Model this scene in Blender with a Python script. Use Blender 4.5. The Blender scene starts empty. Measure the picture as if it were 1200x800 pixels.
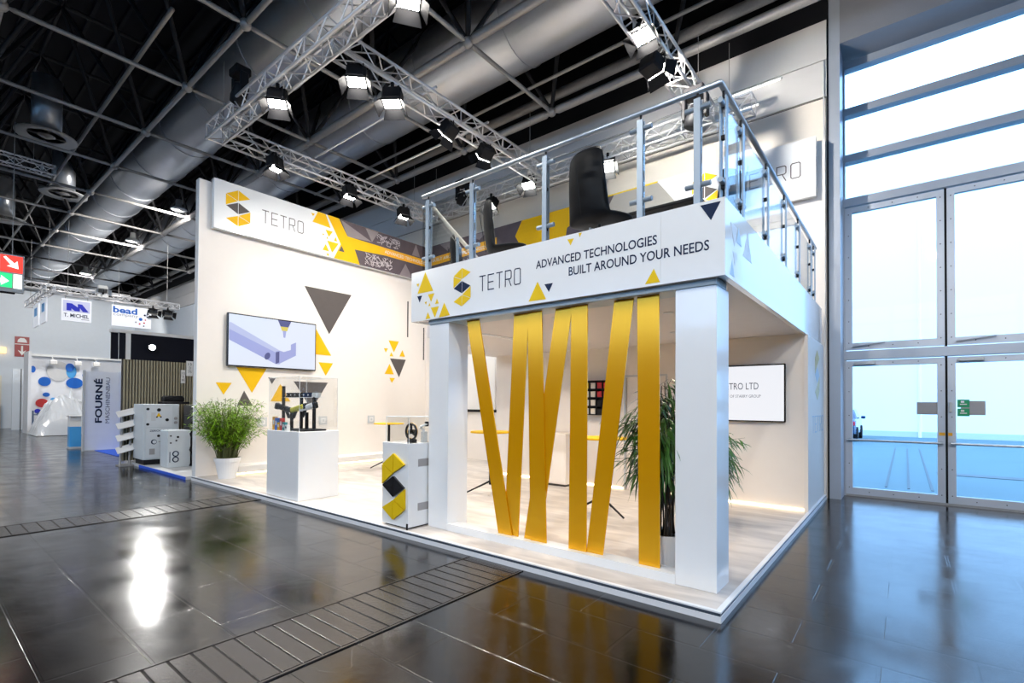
import bpy, math, random
from mathutils import Vector, Matrix
random.seed(7)
R = math.radians
PI = math.pi
scene = bpy.context.scene
COL = scene.collection

# ------------------------------------------------------------------ camera
def camera():
    cam = bpy.data.cameras.new('camera')
    o = bpy.data.objects.new('camera', cam)
    COL.objects.link(o)
    yaw, pitch, roll = .674807, .013858, .005824
    cy, sy = math.cos(yaw), math.sin(yaw)
    f = Vector((-sy * math.cos(pitch), cy * math.cos(pitch), math.sin(pitch)))
    r = Vector((cy, sy, 0))
    u = r.cross(f)
    r2 = r * math.cos(roll) + u * math.sin(roll)
    u2 = -r * math.sin(roll) + u * math.cos(roll)
    m = Matrix((r2, u2, -f)).transposed().to_4x4()
    m.translation = Vector((1.0267, -3.6697, 1.55))
    o.matrix_world = m
    cam.sensor_width = 36
    cam.lens = 36 * 576.267 / 1200
    cam.shift_y = (465.257 - 400) / 1200
    cam.clip_end = 200
    scene.camera = o
camera()

# ------------------------------------------------------------------ world
SKY = (1.6, 2.75, 4.5)
SKY_STRENGTH = 1.0
w = bpy.data.worlds.new('overcast_sky')
scene.world = w
w.use_nodes = True
w.node_tree.nodes['Background'].inputs[0].default_value = (*SKY, 1)
w.node_tree.nodes['Background'].inputs[1].default_value = SKY_STRENGTH
vs = scene.view_settings
vs.view_transform = 'Standard'
vs.look = 'None'
vs.exposure = 0.6
vs.gamma = 1
vs.use_curve_mapping = False
scene.cycles.max_bounces = 8
scene.cycles.diffuse_bounces = 4
scene.cycles.glossy_bounces = 4
scene.cycles.transparent_max_bounces = 16
scene.cycles.sample_clamp_indirect = 6.0
scene.cycles.caustics_reflective = False
scene.cycles.caustics_refractive = False

RIG_W = 370       # truss spots
DOWN_W = 36       # recessed spots
HIGHBAY_W = 700   # hall lamps, seen and added

# ------------------------------------------------------------------ materials
MATS = {}
def mat(name, col=(.8, .8, .8), rough=.5, metal=0., spec=.5, coat=0., emit=None, es=1., var=.04, vscale=6., bump=0., bscale=60.):
    if name in MATS: return MATS[name]
    m = bpy.data.materials.new(name)
    m.use_nodes = True
    nt = m.node_tree
    b = nt.nodes['Principled BSDF']
    b.inputs['Roughness'].default_value = rough
    b.inputs['Metallic'].default_value = metal
    b.inputs['Specular IOR Level'].default_value = spec
    b.inputs['Coat Weight'].default_value = coat
    b.inputs['Coat Roughness'].default_value = .08
    tc = nt.nodes.new('ShaderNodeTexCoord')
    nz = nt.nodes.new('ShaderNodeTexNoise')
    nz.inputs['Scale'].default_value = vscale
    nz.inputs['Detail'].default_value = 3
    nt.links.new(tc.outputs['Object'], nz.inputs['Vector'])
    mx = nt.nodes.new('ShaderNodeMix')
    mx.data_type = 'RGBA'
    a = tuple(max(0, c * (1 - var)) for c in col)
    c2 = tuple(min(1, c * (1 + var)) for c in col)
    mx.inputs['A'].default_value = (*a, 1)
    mx.inputs['B'].default_value = (*c2, 1)
    nt.links.new(nz.outputs['Fac'], mx.inputs['Factor'])
    nt.links.new(mx.outputs['Result'], b.inputs['Base Color'])
    if bump:
        n2 = nt.nodes.new('ShaderNodeTexNoise')
        n2.inputs['Scale'].default_value = bscale
        nt.links.new(tc.outputs['Object'], n2.inputs['Vector'])
        bp = nt.nodes.new('ShaderNodeBump')
        bp.inputs['Strength'].default_value = bump
        bp.inputs['Distance'].default_value = .01
        nt.links.new(n2.outputs['Fac'], bp.inputs['Height'])
        nt.links.new(bp.outputs['Normal'], b.inputs['Normal'])
    if emit:
        b.inputs['Emission Color'].default_value = (*emit, 1)
        b.inputs['Emission Strength'].default_value = es
    MATS[name] = m
    return m

def glass(name, tint=(.95, .98, 1.), gloss=.08):
    m = bpy.data.materials.new(name)
    m.use_nodes = True
    nt = m.node_tree
    nt.nodes.remove(nt.nodes['Principled BSDF'])
    out = nt.nodes['Material Output']
    t = nt.nodes.new('ShaderNodeBsdfTransparent')
    t.inputs[0].default_value = (*tint, 1)
    g = nt.nodes.new('ShaderNodeBsdfGlossy')
    g.inputs['Roughness'].default_value = .02
    fr = nt.nodes.new('ShaderNodeFresnel')
    fr.inputs['IOR'].default_value = 1.3
    mu = nt.nodes.new('ShaderNodeMath')
    mu.operation = 'MULTIPLY'
    mu.inputs[1].default_value = gloss * 10
    nt.links.new(fr.outputs[0], mu.inputs[0])
    mix = nt.nodes.new('ShaderNodeMixShader')
    nt.links.new(mu.outputs[0], mix.inputs[0])
    nt.links.new(t.outputs[0], mix.inputs[1])
    nt.links.new(g.outputs[0], mix.inputs[2])
    nt.links.new(mix.outputs[0], out.inputs[0])
    MATS[name] = m
    return m

def floor_mat():
    m = mat('dark_polished_floor', (.004, .0028, .0022), .2, spec=.85, var=.45, vscale=1.3)
    nt = m.node_tree
    b = nt.nodes['Principled BSDF']
    tc = nt.nodes.new('ShaderNodeTexCoord')
    # roughness wear
    n = nt.nodes.new('ShaderNodeTexNoise'); n.inputs['Scale'].default_value = 2.2; n.inputs['Detail'].default_value = 6
    nt.links.new(tc.outputs['Object'], n.inputs['Vector'])
    mr = nt.nodes.new('ShaderNodeMapRange')
    mr.inputs['From Min'].default_value = .3; mr.inputs['From Max'].default_value = .7
    mr.inputs['To Min'].default_value = .12; mr.inputs['To Max'].default_value = .23
    nt.links.new(n.outputs['Fac'], mr.inputs['Value'])
    nt.links.new(mr.outputs['Result'], b.inputs['Roughness'])
    # scratches: thin stretched voronoi edges
    prev = nt.nodes['Mix'].outputs['Result'] if 'Mix' in nt.nodes else None
    base_link = b.inputs['Base Color'].links[0].from_socket
    masks = []
    for rot, sc, thr, k in ((.5, (.9, 4.2, 1), .0045, 11), (-1.1, (.7, 3.3, 1), .004, 23), (.1, (3.1, .8, 1), .0045, 37), (1.4, (1.0, 5.0, 1), .0045, 51)):
        mp = nt.nodes.new('ShaderNodeMapping')
        mp.inputs['Rotation'].default_value = (0, 0, rot)
        mp.inputs['Scale'].default_value = sc
        mp.inputs['Location'].default_value = (k, k * .37, 0)
        nt.links.new(tc.outputs['Object'], mp.inputs['Vector'])
        v = nt.nodes.new('ShaderNodeTexVoronoi'); v.feature = 'DISTANCE_TO_EDGE'; v.inputs['Scale'].default_value = .9
        nt.links.new(mp.outputs[0], v.inputs['Vector'])
        lt = nt.nodes.new('ShaderNodeMath'); lt.operation = 'LESS_THAN'; lt.inputs[1].default_value = thr
        nt.links.new(v.outputs['Distance'], lt.inputs[0])
        nn = nt.nodes.new('ShaderNodeTexNoise'); nn.inputs['Scale'].default_value = 1.7
        nt.links.new(mp.outputs[0], nn.inputs['Vector'])
        gt = nt.nodes.new('ShaderNodeMath'); gt.operation = 'GREATER_THAN'; gt.inputs[1].default_value = .56
        nt.links.new(nn.outputs['Fac'], gt.inputs[0])
        mul = nt.nodes.new('ShaderNodeMath'); mul.operation = 'MULTIPLY'
        nt.links.new(lt.outputs[0], mul.inputs[0]); nt.links.new(gt.outputs[0], mul.inputs[1])
        masks.append(mul.outputs[0])
    acc = masks[0]
    for s in masks[1:]:
        a = nt.nodes.new('ShaderNodeMath'); a.operation = 'MAXIMUM'
        nt.links.new(acc, a.inputs[0]); nt.links.new(s, a.inputs[1]); acc = a.outputs[0]
    half = nt.nodes.new('ShaderNodeMath'); half.operation = 'MULTIPLY'; half.inputs[1].default_value = .075
    nt.links.new(acc, half.inputs[0])
    mx = nt.nodes.new('ShaderNodeMix'); mx.data_type = 'RGBA'
    nt.links.new(half.outputs[0], mx.inputs['Factor'])
    nt.links.new(base_link, mx.inputs['A'])
    mx.inputs['B'].default_value = (.5, .48, .45, 1)
    # slab joints
    br = nt.nodes.new('ShaderNodeTexBrick')
    br.inputs['Scale'].default_value = 1.0
    br.inputs['Brick Width'].default_value = .9
    br.inputs['Row Height'].default_value = .45
    br.inputs['Mortar Size'].default_value = .011
    br.inputs['Mortar Smooth'].default_value = .3
    br.inputs['Color1'].default_value = (1, 1, 1, 1); br.inputs['Color2'].default_value = (.55, .55, .55, 1)
    br.inputs['Mortar'].default_value = (.12, .12, .12, 1)
    nt.links.new(tc.outputs['Object'], br.inputs['Vector'])
    mm = nt.nodes.new('ShaderNodeMix'); mm.data_type = 'RGBA'; mm.blend_type = 'MULTIPLY'
    mm.inputs['Factor'].default_value = .7
    nt.links.new(mx.outputs['Result'], mm.inputs['A']); nt.links.new(br.outputs['Color'], mm.inputs['B'])
    nt.links.new(mm.outputs['Result'], b.inputs['Base Color'])
    # bump: joints + undulation
    n3 = nt.nodes.new('ShaderNodeTexNoise'); n3.inputs['Scale'].default_value = 5; n3.inputs['Detail'].default_value = 8
    nt.links.new(tc.outputs['Object'], n3.inputs['Vector'])
    ad = nt.nodes.new('ShaderNodeMath'); ad.operation = 'MULTIPLY_ADD'; ad.inputs[1].default_value = -1.0
    nt.links.new(br.outputs['Fac'], ad.inputs[0]); nt.links.new(n3.outputs['Fac'], ad.inputs[2])
    bp = nt.nodes.new('ShaderNodeBump'); bp.inputs['Strength'].default_value = .35; bp.inputs['Distance'].default_value = .004
    nt.links.new(ad.outputs[0], bp.inputs['Height'])
    nt.links.new(bp.outputs['Normal'], b.inputs['Normal'])
    return m

def carpet_mat(name, c1, c2, sc=1.5):
    m = mat(name, c1, .45, spec=.35, var=0)
    nt = m.node_tree
    b = nt.nodes['Principled BSDF']
    tc = nt.nodes.new('ShaderNodeTexCoord')
    mp = nt.nodes.new('ShaderNodeMapping'); mp.inputs['Scale'].default_value = (1.0, 3.2, 1)
    nt.links.new(tc.outputs['Object'], mp.inputs[0])
    n = nt.nodes.new('ShaderNodeTexNoise'); n.inputs['Scale'].default_value = sc; n.inputs['Detail'].default_value = 6; n.inputs['Distortion'].default_value = .8
    nt.links.new(mp.outputs[0], n.inputs[0])
    mx = nt.nodes.new('ShaderNodeMix'); mx.data_type = 'RGBA'
    mx.inputs['A'].default_value = (*c1, 1); mx.inputs['B'].default_value = (*c2, 1)
    mr = nt.nodes.new('ShaderNodeMapRange'); mr.inputs['From Min'].default_value = .35; mr.inputs['From Max'].default_value = .65
    nt.links.new(n.outputs['Fac'], mr.inputs['Value']); nt.links.new(mr.outputs[0], mx.inputs['Factor'])
    nt.links.new(mx.outputs['Result'], b.inputs['Base Color'])
    return m

M_FLOOR = floor_mat()
M_PLANK = mat('trench_cover_plank', (.022, .019, .018), .26, spec=.6, var=.25, vscale=9, bump=.15, bscale=40)
M_BLACK = mat('black_matt', (.008, .008, .010), .6, spec=.25)
M_BLACKG = mat('black_gloss', (.012, .012, .014), .25)
M_CEIL = mat('dark_roof_deck', (.003, .0033, .0075), .7, var=.3)
M_WALLC = mat('hall_wall_cream', (.78, .72, .64), .7, spec=.15, var=.03)
M_WALLG = mat('hall_wall_grey_panel', (.64, .63, .62), .65, spec=.2, var=.03)
M_WALLB = mat('hall_wall_pale', (.68, .74, .80), .6, var=.03)
M_STEEL = mat('zinc_steel', (.36, .35, .34), .45, metal=.35, var=.15, vscale=30)
M_STEELD = mat('dull_dark_steel', (.028, .028, .032), .5, metal=.2, var=.2, vscale=20)
M_DUCT = mat('galvanised_duct', (.60, .63, .68), .33, metal=.75, var=.08, vscale=3)
M_ALU = mat('truss_aluminium', (.82, .82, .84), .32, metal=.45, var=.05)
M_WHITE = mat('white_lacquer_gloss', (.78, .80, .81), .16, spec=.5, coat=.6, var=.015)
M_WHITEM = mat('white_matt', (.8, .79, .77), .55, var=.02)
M_BOOTHW = mat('booth_wall_white', (.80, .75, .695), .5, var=.02)
M_WARMW = mat('booth_inner_wall', (.82, .76, .69), .5, var=.02)
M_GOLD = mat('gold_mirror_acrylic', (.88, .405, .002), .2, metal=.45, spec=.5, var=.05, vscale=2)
M_YEL = mat('yellow_print', (.80, .46, .004), .55, spec=.2, var=.03)
M_YELF = mat('yellow_fascia_print', (.74, .50, .006), .5, spec=.2, var=.03)
M_ORANGE = mat('orange_print', (.86, .42, .02), .4, var=.03)
M_NAVY = mat('navy_print', (.010, .022, .06), .6, spec=.15)
M_DARKG = mat('dark_grey_print', (.10, .088, .084), .6, spec=.15, var=.06)
M_MAUVE = mat('mauve_print', (.11, .088, .10), .6, spec=.2, var=.2, vscale=5)
M_MAUVEL = mat('mauve_light_print', (.26, .22, .23), .45, var=.08)
M_GREYP = mat('mid_grey_print', (.33, .32, .32), .45)
M_LTGREY = mat('light_grey', (.55, .57, .58), .5)
M_FRAME = mat('window_frame_grey', (.42, .46, .52), .4, metal=.2, var=.04)
M_FRAMEL = mat('door_frame_pale', (.56, .6, .66), .4, metal=.1, var=.04)
M_POST = mat('post_satin_steel', (.28, .34, .40), .45, metal=.6, var=.05)
M_RAIL = mat('handrail_satin_steel', (.42, .47, .52), .38, metal=.75, var=.05)
M_CARPET = carpet_mat('booth_floor_vinyl', (.62, .58, .54), (.44, .41, .39))
M_PLATEDGE = mat('platform_edge_white', (.75, .77, .8), .35)
M_PLATGAP = mat('platform_edge_dark', (.06, .08, .11), .4, metal=.3)
M_CHAIR = mat('black_leather', (.004, .004, .0055), .5, spec=.16, var=.1, bump=.1, bscale=120)
M_LEAF = mat('bamboo_leaf', (.17, .34, .008), .42, var=.45, vscale=14)
M_LEAFD = mat('bamboo_leaf_dark', (.045, .14, .022), .4, var=.5, vscale=14)
M_STEM = mat('bamboo_stem', (.10, .11, .03), .6, var=.4, vscale=20)
M_STEMD = mat('dark_stem', (.03, .022, .014), .6, var=.5, vscale=20)
M_POT = mat('white_pot', (.8, .8, .8), .35)
M_SOIL = mat('soil', (.03, .02, .012), .9, var=.4, vscale=60)
M_LENS = mat('lamp_lens_glow', (1, 1, 1), .3, emit=(1., .95, .88), es=45)
M_DOWN = mat('downlight_glow', (1, 1, 1), .3, emit=(1., .9, .75), es=16)
M_LED = mat('led_strip_glow', (1, 1, 1), .3, emit=(1., .72, .38), es=5)
M_TUBE = mat('fluorescent_tube', (.95, .95, .95), .3, emit=(1, .95, .88), es=1.2)
M_SCREEN = mat('tv_screen_glow', (.02, .02, .02), .15, emit=(.80, .86, 1.), es=.62, var=0)
M_SCREEN2 = mat('tv_screen_white_glow', (.02, .02, .02), .15, emit=(.92, .94, 1.), es=.62, var=0)
M_SCRLIL = mat('screen_lilac', (.02, .02, .02), .2, emit=(.42, .46, .85), es=.55, var=0)
M_SCRPAL = mat('screen_pale_lilac', (.02, .02, .02), .2, emit=(.6, .65, .95), es=.55, var=0)
M_SCRDRK = mat('screen_dark_blue', (.02, .02, .02), .2, emit=(.09, .1, .3), es=.55, var=0)
M_SCRYEL = mat('screen_yellow', (.02, .02, .02), .2, emit=(.85, .7, .1), es=.55, var=0)
M_SCRTXT = mat('screen_grey_text', (.02, .02, .02), .2, emit=(.07, .09, .13), es=.55, var=0)
M_RED = mat('red_paint', (.55, .02, .02), .4)
M_BLUE = mat('blue_print', (.01, .13, .55), .3)
M_BLUED = mat('deep_blue_print', (.01, .02, .5), .4)
M_BLUEL = mat('sky_blue_print', (.06, .35, .75), .4)
M_REDS = mat('exit_red_glow', (.6, .03, .02), .4, emit=(.85, .05, .03), es=.9)
M_GREENS = mat('exit_green_glow', (.02, .5, .15), .4, emit=(.02, .62, .2), es=.9)
M_WHITES = mat('exit_white_glow', (.9, .9, .9), .4, emit=(1, 1, .9), es=.9)
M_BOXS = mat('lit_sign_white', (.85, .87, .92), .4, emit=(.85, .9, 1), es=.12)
M_GREEN = mat('green_sticker', (.01, .32, .12), .4)
M_OLIVE = mat('slat_wood', (.34, .30, .2), .5, var=.15, vscale=12)
M_MACH = mat('machine_grey', (.55, .6, .63), .4)
M_BLUECARP = mat('blue_carpet', (.01, .09, .6), .8, var=.1)
M_PAVE = mat('outdoor_paving', (.08, .14, .155), .7, var=.12, vscale=.8)
M_TENT = mat('white_tent_wall', (.95, .95, .95), .6, var=.01)
M_TENT.node_tree.nodes['Principled BSDF'].inputs['Transmission Weight'].default_value = 0
M_CAR = mat('blue_car_paint', (.01, .035, .11), .2, coat=1.)
M_PLASTIC = mat('plastic_sheet', (.82, .85, .88), .25, coat=.5, var=.05, vscale=3, bump=.6, bscale=5)
M_GLASSR = glass('railing_glass', (.96, .98, .985), .045)
M_GLASSW = glass('window_glass', (.92, .97, 1.), .06)
M_GLASSC = glass('display_case_acrylic', (.985, .99, .99), .02)

# ------------------------------------------------------------------ mesh helpers
ORG = {}
class MB:
    def __init__(s): s.v = []; s.f = []
    def add(s, vs, fs):
        n = len(s.v); s.v += [tuple(p) for p in vs]; s.f += [tuple(i + n for i in f) for f in fs]; return s
    def box(s, x0, x1, y0, y1, z0, z1):
        return s.add([(x0,y0,z0),(x1,y0,z0),(x1,y1,z0),(x0,y1,z0),(x0,y0,z1),(x1,y0,z1),(x1,y1,z1),(x0,y1,z1)],
                     [(3,2,1,0),(4,5,6,7),(0,1,5,4),(1,2,6,5),(2,3,7,6),(3,0,4,7)])
    def bbox(s, x0, x1, y0, y1, z0, z1, b):
        # box with chamfered edges
        vs = []; idx = {}
        c = ((x0+x1)/2, (y0+y1)/2, (z0+z1)/2); h = ((x1-x0)/2, (y1-y0)/2, (z1-z0)/2)
        for sx in (-1,1):
            for sy in (-1,1):
                for sz in (-1,1):
                    sg = (sx,sy,sz)
                    for ax in range(3):
                        p = [c[i] + sg[i]*(h[i] - (0 if i == ax else b)) for i in range(3)]
                        idx[(sx,sy,sz,ax)] = len(vs); vs.append(p)
        fs = []
        for ax in range(3):
            a, d = [i for i in range(3) if i != ax]
            for sg in (-1,1):
                q = []
                for (sa, sd) in ((-1,-1),(1,-1),(1,1),(-1,1)):
                    k = [0,0,0]; k[ax] = sg; k[a] = sa; k[d] = sd
                    q.append(idx[(*k,ax)])
                flip = (sg < 0) ^ (ax == 1)
                fs.append(tuple(q[::-1]) if flip else tuple(q))
        for ax in range(3):  # edges along ax
            a, d = [i for i in range(3) if i != ax]
            for sa in (-1,1):
                for sd in (-1,1):
                    k0 = [0,0,0]; k0[ax] = -1; k0[a] = sa; k0[d] = sd
                    k1 = list(k0); k1[ax] = 1
                    fs.append((idx[(*k0,a)], idx[(*k1,a)], idx[(*k1,d)], idx[(*k0,d)]))
        for sx in (-1,1):
            for sy in (-1,1):
                for sz in (-1,1):
                    fs.append(tuple(idx[(sx,sy,sz,i)] for i in range(3)))
        return s.add(vs, fs)
    def tube(s, p0, p1, r, n=8, r1=None, cap=True):
        p0 = Vector(p0); p1 = Vector(p1); r1 = r if r1 is None else r1
        d = (p1 - p0).normalized()
        a = Vector((0,0,1)) if abs(d.z) < .9 else Vector((1,0,0))
        u = d.cross(a).normalized(); v = d.cross(u)
        vs = [p0 + (u*math.cos(2*PI*i/n) + v*math.sin(2*PI*i/n))*r for i in range(n)]
        vs += [p1 + (u*math.cos(2*PI*i/n) + v*math.sin(2*PI*i/n))*r1 for i in range(n)]
        fs = [(i, i+n, (i+1)%n+n, (i+1)%n) for i in range(n)]
        if cap: fs += [tuple(range(n)), tuple(range(2*n-1, n-1, -1))]
        return s.add(vs, fs)
    def path(s, pts, r, n=6):
        for a, b in zip(pts, pts[1:]): s.tube(a, b, r, n)
        return s
    def lathe(s, prof, c=(0,0,0), n=20, axis='z'):
        vs = []
        for r, h in prof:
            for i in range(n):
                a = 2*PI*i/n
                p = (r*math.cos(a), r*math.sin(a), h)
                if axis == 'x': p = (h, p[0], p[1])
                if axis == 'y': p = (p[1], h, p[0])
                vs.append((p[0]+c[0], p[1]+c[1], p[2]+c[2]))
        fs = []
        for k in range(len(prof)-1):
            for i in range(n):
                fs.append((k*n+i, k*n+(i+1)%n, (k+1)*n+(i+1)%n, (k+1)*n+i))
        fs.append(tuple(reversed(range(n)))); fs.append(tuple(range((len(prof)-1)*n, len(prof)*n)))
        return s.add(vs, fs)
    def sphere(s, c, r, n=12, m=8, sc=(1,1,1)):
        prof = [(max(1e-4, r*math.sin(PI*k/m)), -r*math.cos(PI*k/m)) for k in range(m+1)]
        t = MB().lathe(prof, (0,0,0), n)
        return s.add([(c[0]+x*sc[0], c[1]+y*sc[1], c[2]+z*sc[2]) for x,y,z in t.v], t.f)
    def prism(s, pts, vec):
        # pts: planar polygon; extruded by vec
        n = len(pts); vec = Vector(vec)
        P = [Vector(p) for p in pts]
        nrm = Vector((0,0,0))
        for i in range(n): nrm += P[i].cross(P[(i+1)%n])
        if nrm.dot(vec) < 0: P = P[::-1]
        return s.add([p for p in P] + [p+vec for p in P],
                     [tuple(reversed(range(n))), tuple(range(n,2*n))] + [(i,(i+1)%n,(i+1)%n+n,i+n) for i in range(n)])
    def quad(s, a, b, c, d): return s.add([a,b,c,d],[(0,1,2,3)])
    def xf(s, M):
        s.v = [tuple(M @ Vector(p)) for p in s.v]; return s
    def build(s, name, m, parent=None, smooth=False, local=False):
        o = (0,0,0)
        if parent is not None and not local: o = ORG.get(parent.name, (0,0,0))
        me = bpy.data.meshes.new(name)
        me.from_pydata([(x-o[0], y-o[1], z-o[2]) for x,y,z in s.v], [], s.f)
        me.materials.append(m)
        if smooth:
            for p in me.polygons: p.use_smooth = True
        me.update()
        ob = bpy.data.objects.new(name, me)
        COL.objects.link(ob)
        if parent is not None:
            ob.parent = parent
            ORG[ob.name] = o
        return ob

def tag(o, label=None, cat=None, group=None, kind=None):
    if label: o['label'] = label
    if cat: o['category'] = cat
    if group: o['group'] = group
    if kind: o['kind'] = kind
    return o
def thing(name, loc, label, cat, group=None, rz=0):
    o = bpy.data.objects.new(name, None)
    o.empty_display_size = .1
    COL.objects.link(o)
    o.location = loc; o.rotation_euler = (0,0,rz)
    ORG[o.name] = tuple(loc)
    return tag(o, label, cat, group)
def struct(name, mb, m, parent=None):
    o = mb.build(name, m, parent)
    if parent is None: o['kind'] = 'structure'
    return o
def copy_tree(root, loc=None, rz=None, label=None, group=None, parent=None):
    c = root.copy(); COL.objects.link(c)
    if parent is not None: c.parent = parent
    if loc is not None: c.location = loc
    if rz is not None: c.rotation_euler = (c.rotation_euler[0], c.rotation_euler[1], rz)
    if label: c['label'] = label
    if group: c['group'] = group
    for ch in root.children: copy_tree(ch, parent=c)
    return c
def smooth_by_angle(o, ang=40):
    for p in o.data.polygons: p.use_smooth = True
    try: o.data.set_sharp_from_angle(angle=R(ang))
    except Exception: pass

# planes for prints: (origin, u, v, normal)
class Plane:
    def __init__(s, o, u, v): s.o = Vector(o); s.u = Vector(u); s.v = Vector(v); s.n = s.u.cross(s.v)
    def P(s, a, b, h=0): return s.o + s.u*a + s.v*b + s.n*h
def plate(name, pl, pts, m, parent, h=.001, t=.003):
    return MB().prism([pl.P(a,b,h) for a,b in pts], pl.n*t).build(name, m, parent)
def text(name, body, pl, a, b, wd, ht, m, parent, h=.001, t=.002, bold=0., rot=0):
    """lettering whose ink fills wd x ht with its lower left corner at (a,b) of the plane"""
    cu = bpy.data.curves.new(name, 'FONT')
    cu.body = body; cu.size = 1; cu.resolution_u = 3; cu.offset = bold
    ob = bpy.data.objects.new(name, cu); COL.objects.link(ob)
    bpy.context.view_layer.update()
    dg = bpy.context.evaluated_depsgraph_get()
    me = bpy.data.meshes.new_from_object(ob.evaluated_get(dg))
    vs = [v.co.copy() for v in me.vertices]; fs = [tuple(p.vertices) for p in me.polygons]
    bpy.data.objects.remove(ob); bpy.data.curves.remove(cu); bpy.data.meshes.remove(me)
    x0 = min(v.x for v in vs); x1 = max(v.x for v in vs); y0 = min(v.y for v in vs); y1 = max(v.y for v in vs)
    out = []
    for v in vs:
        p = (v.x-x0)/(x1-x0); q = (v.y-y0)/(y1-y0)
        if rot: p, q = 1-q, p      # reads upward
        out.append(pl.P(a + p*wd, b + q*ht, h + t))
    return MB().add(out, fs).build(name, m, parent)

def tetro(pl, a, b, wd, ht, m, parent, t=.06, h=.001):
    """thin squared letters"""
    def rect(x0,y0,x1,y1): return [(x0,y0),(x1,y0),(x1,y1),(x0,y1)]
    lw = .82; gap = (5*1.0 - 0) * 0
    s = t
    L = {}
    k = s/ .62   # stroke in unit-height terms relative to letter width
    def T(): return [rect(0,1-s,1,1), rect(.5-k/2,0,.5+k/2,1-s)]
    def E_(): return [rect(0,0,k,1), rect(k,0,1,s), rect(k,1-s,1,1), rect(k,.5-s/2,.9,.5+s/2)]
    def O(): return [rect(0,.1,k,.9), rect(1-k,.1,1,.9), rect(.16,0,.84,s), rect(.16,1-s,.84,1),
                     [(0,.1),(.16,0),(.16+.02,s),(k,.1+s*.6)], [(1,.1),(1-k,.1+s*.6),(.82,s),(.84,0)],
                     [(0,.9),(k,.9-s*.6),(.18,1-s),(.16,1)], [(1,.9),(.84,1),(.82,1-s),(1-k,.9-s*.6)]]
    def R_(): return [rect(0,0,k,1), rect(k,1-s,.84,1), rect(k,.42,.84,.42+s), rect(1-k,.52,1,.9),
                      [(1,.9),(.84,1),(.82,1-s),(1-k,.9-s*.6)], [(1,.52),(1-k,.52+s*.6),(.82,.42+s),(.84,.42)],
                      [(.55,.42),(.55+k,.42),(1,0),(1-k*1.1,0)]]
    mb = MB()
    n = 5; adv = wd / (n*.68 + (n-1)*.32*.9) if False else wd/(5 + 4*.38)
    for i, g in enumerate((T(), E_(), T(), R_(), O())):
        x = a + i*adv*1.38
        for poly in g:
            mb.prism([pl.P(x + p*adv, b + q*ht, h) for p,q in poly], pl.n*.003)
    return mb.build('lettering', m, parent)

def logo(pl, c, wd, ht, m1, m2, parent, proud=.003, split=True):
    """hexagonal S mark in eight pieces; c = centre, wd half width, ht full height"""
    u = ht/3.27
    up = [[(0,0),(1,.52),(0,1.0)], [(0,0),(-1,.6),(0,1.0)], [(-1,.6),(-1,1.62),(0,1.0)]]
    dn = [[(-x,3.27-y) for x,y in p] for p in up]
    dk = [[(0,1.1),(-1,1.635),(0,2.17)], [(0,1.1),(1,1.635),(0,2.17)]]
    for grp, mm in ((up,m1),(dn,m1),(dk,m2)):
        for p in grp:
            cx = sum(q[0] for q in p)/3; cy = sum(q[1] for q in p)/3
            q = [(cx+(x-cx)*.93, cy+(y-cy)*.93) for x,y in p]
            plate('logo_piece', pl, [(c[0]+x*wd, c[1]+ht/2-y*u) for x,y in q], mm, parent, 0.001, proud)

def spot(name, loc, target, watts, col=(1,.94,.85), size=70, blend=.5, rad=.08, parent=None):
    l = bpy.data.lights.new(name, 'SPOT')
    l.energy = watts; l.color = col; l.spot_size = R(size); l.spot_blend = blend; l.shadow_soft_size = rad
    o = bpy.data.objects.new(name, l); COL.objects.link(o)
    d = Vector(target) - Vector(loc)
    o.rotation_euler = d.to_track_quat('-Z', 'Y').to_euler()
    org = ORG.get(parent.name, (0,0,0)) if parent else (0,0,0)
    o.location = Vector(loc) - Vector(org)
    if parent: o.parent = parent
    return o

# ================================================================== THE HALL
HX0, HX1, HY0, HY1, HZ = -39., 8.6, -20., 6.13, 11.3
floor = struct('floor', MB().box(HX0-.3, HX1+.3, HY0-.3, 6.9, -.3, 0), M_FLOOR)
def trench(xa, xb, y0, y1, step):
    # row of cover planks let into the floor, between two rails
    first = None; n = 0
    y = y1 - step
    while y > y0:
        if first is None:
            g = .006
            first = MB().bbox(xa+.012, xb-.012, g, step-g, -.004, .007, .003).build('plank', M_PLANK, floor, local=True)
            first.location = (0, y, 0)
        else:
            c = first.copy(); COL.objects.link(c); c.location = (0, y, 0)
        y -= step
    MB().box(xa, xb, y0, y1, -.002, .0015).build('trench_bed', M_BLACK, floor)
    for x in (xa-.014, xb-.002):
        MB().box(x, x+.016, y0, y1, -.002, .0085).build('plank_rail', M_PLANK, floor)
trench(-2.42, -1.76, -5.0, -.02, .125)
trench(-7.66, -7.02, -5.0, -.02, .14)

ceiling = struct('ceiling', MB().box(HX0, HX1, HY0, HY1+.6, HZ, HZ+.2), M_CEIL)
mbc = MB()
y = HY0 + .5
while y < HY1:
    mbc.box(HX0, HX1, y, y+.07, HZ-.12, HZ); y += .55
mbc.build('roof_rib', mat('roof_rib_dark', (.006, .0065, .013), .6), ceiling)['kind'] = 'stuff'

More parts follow.
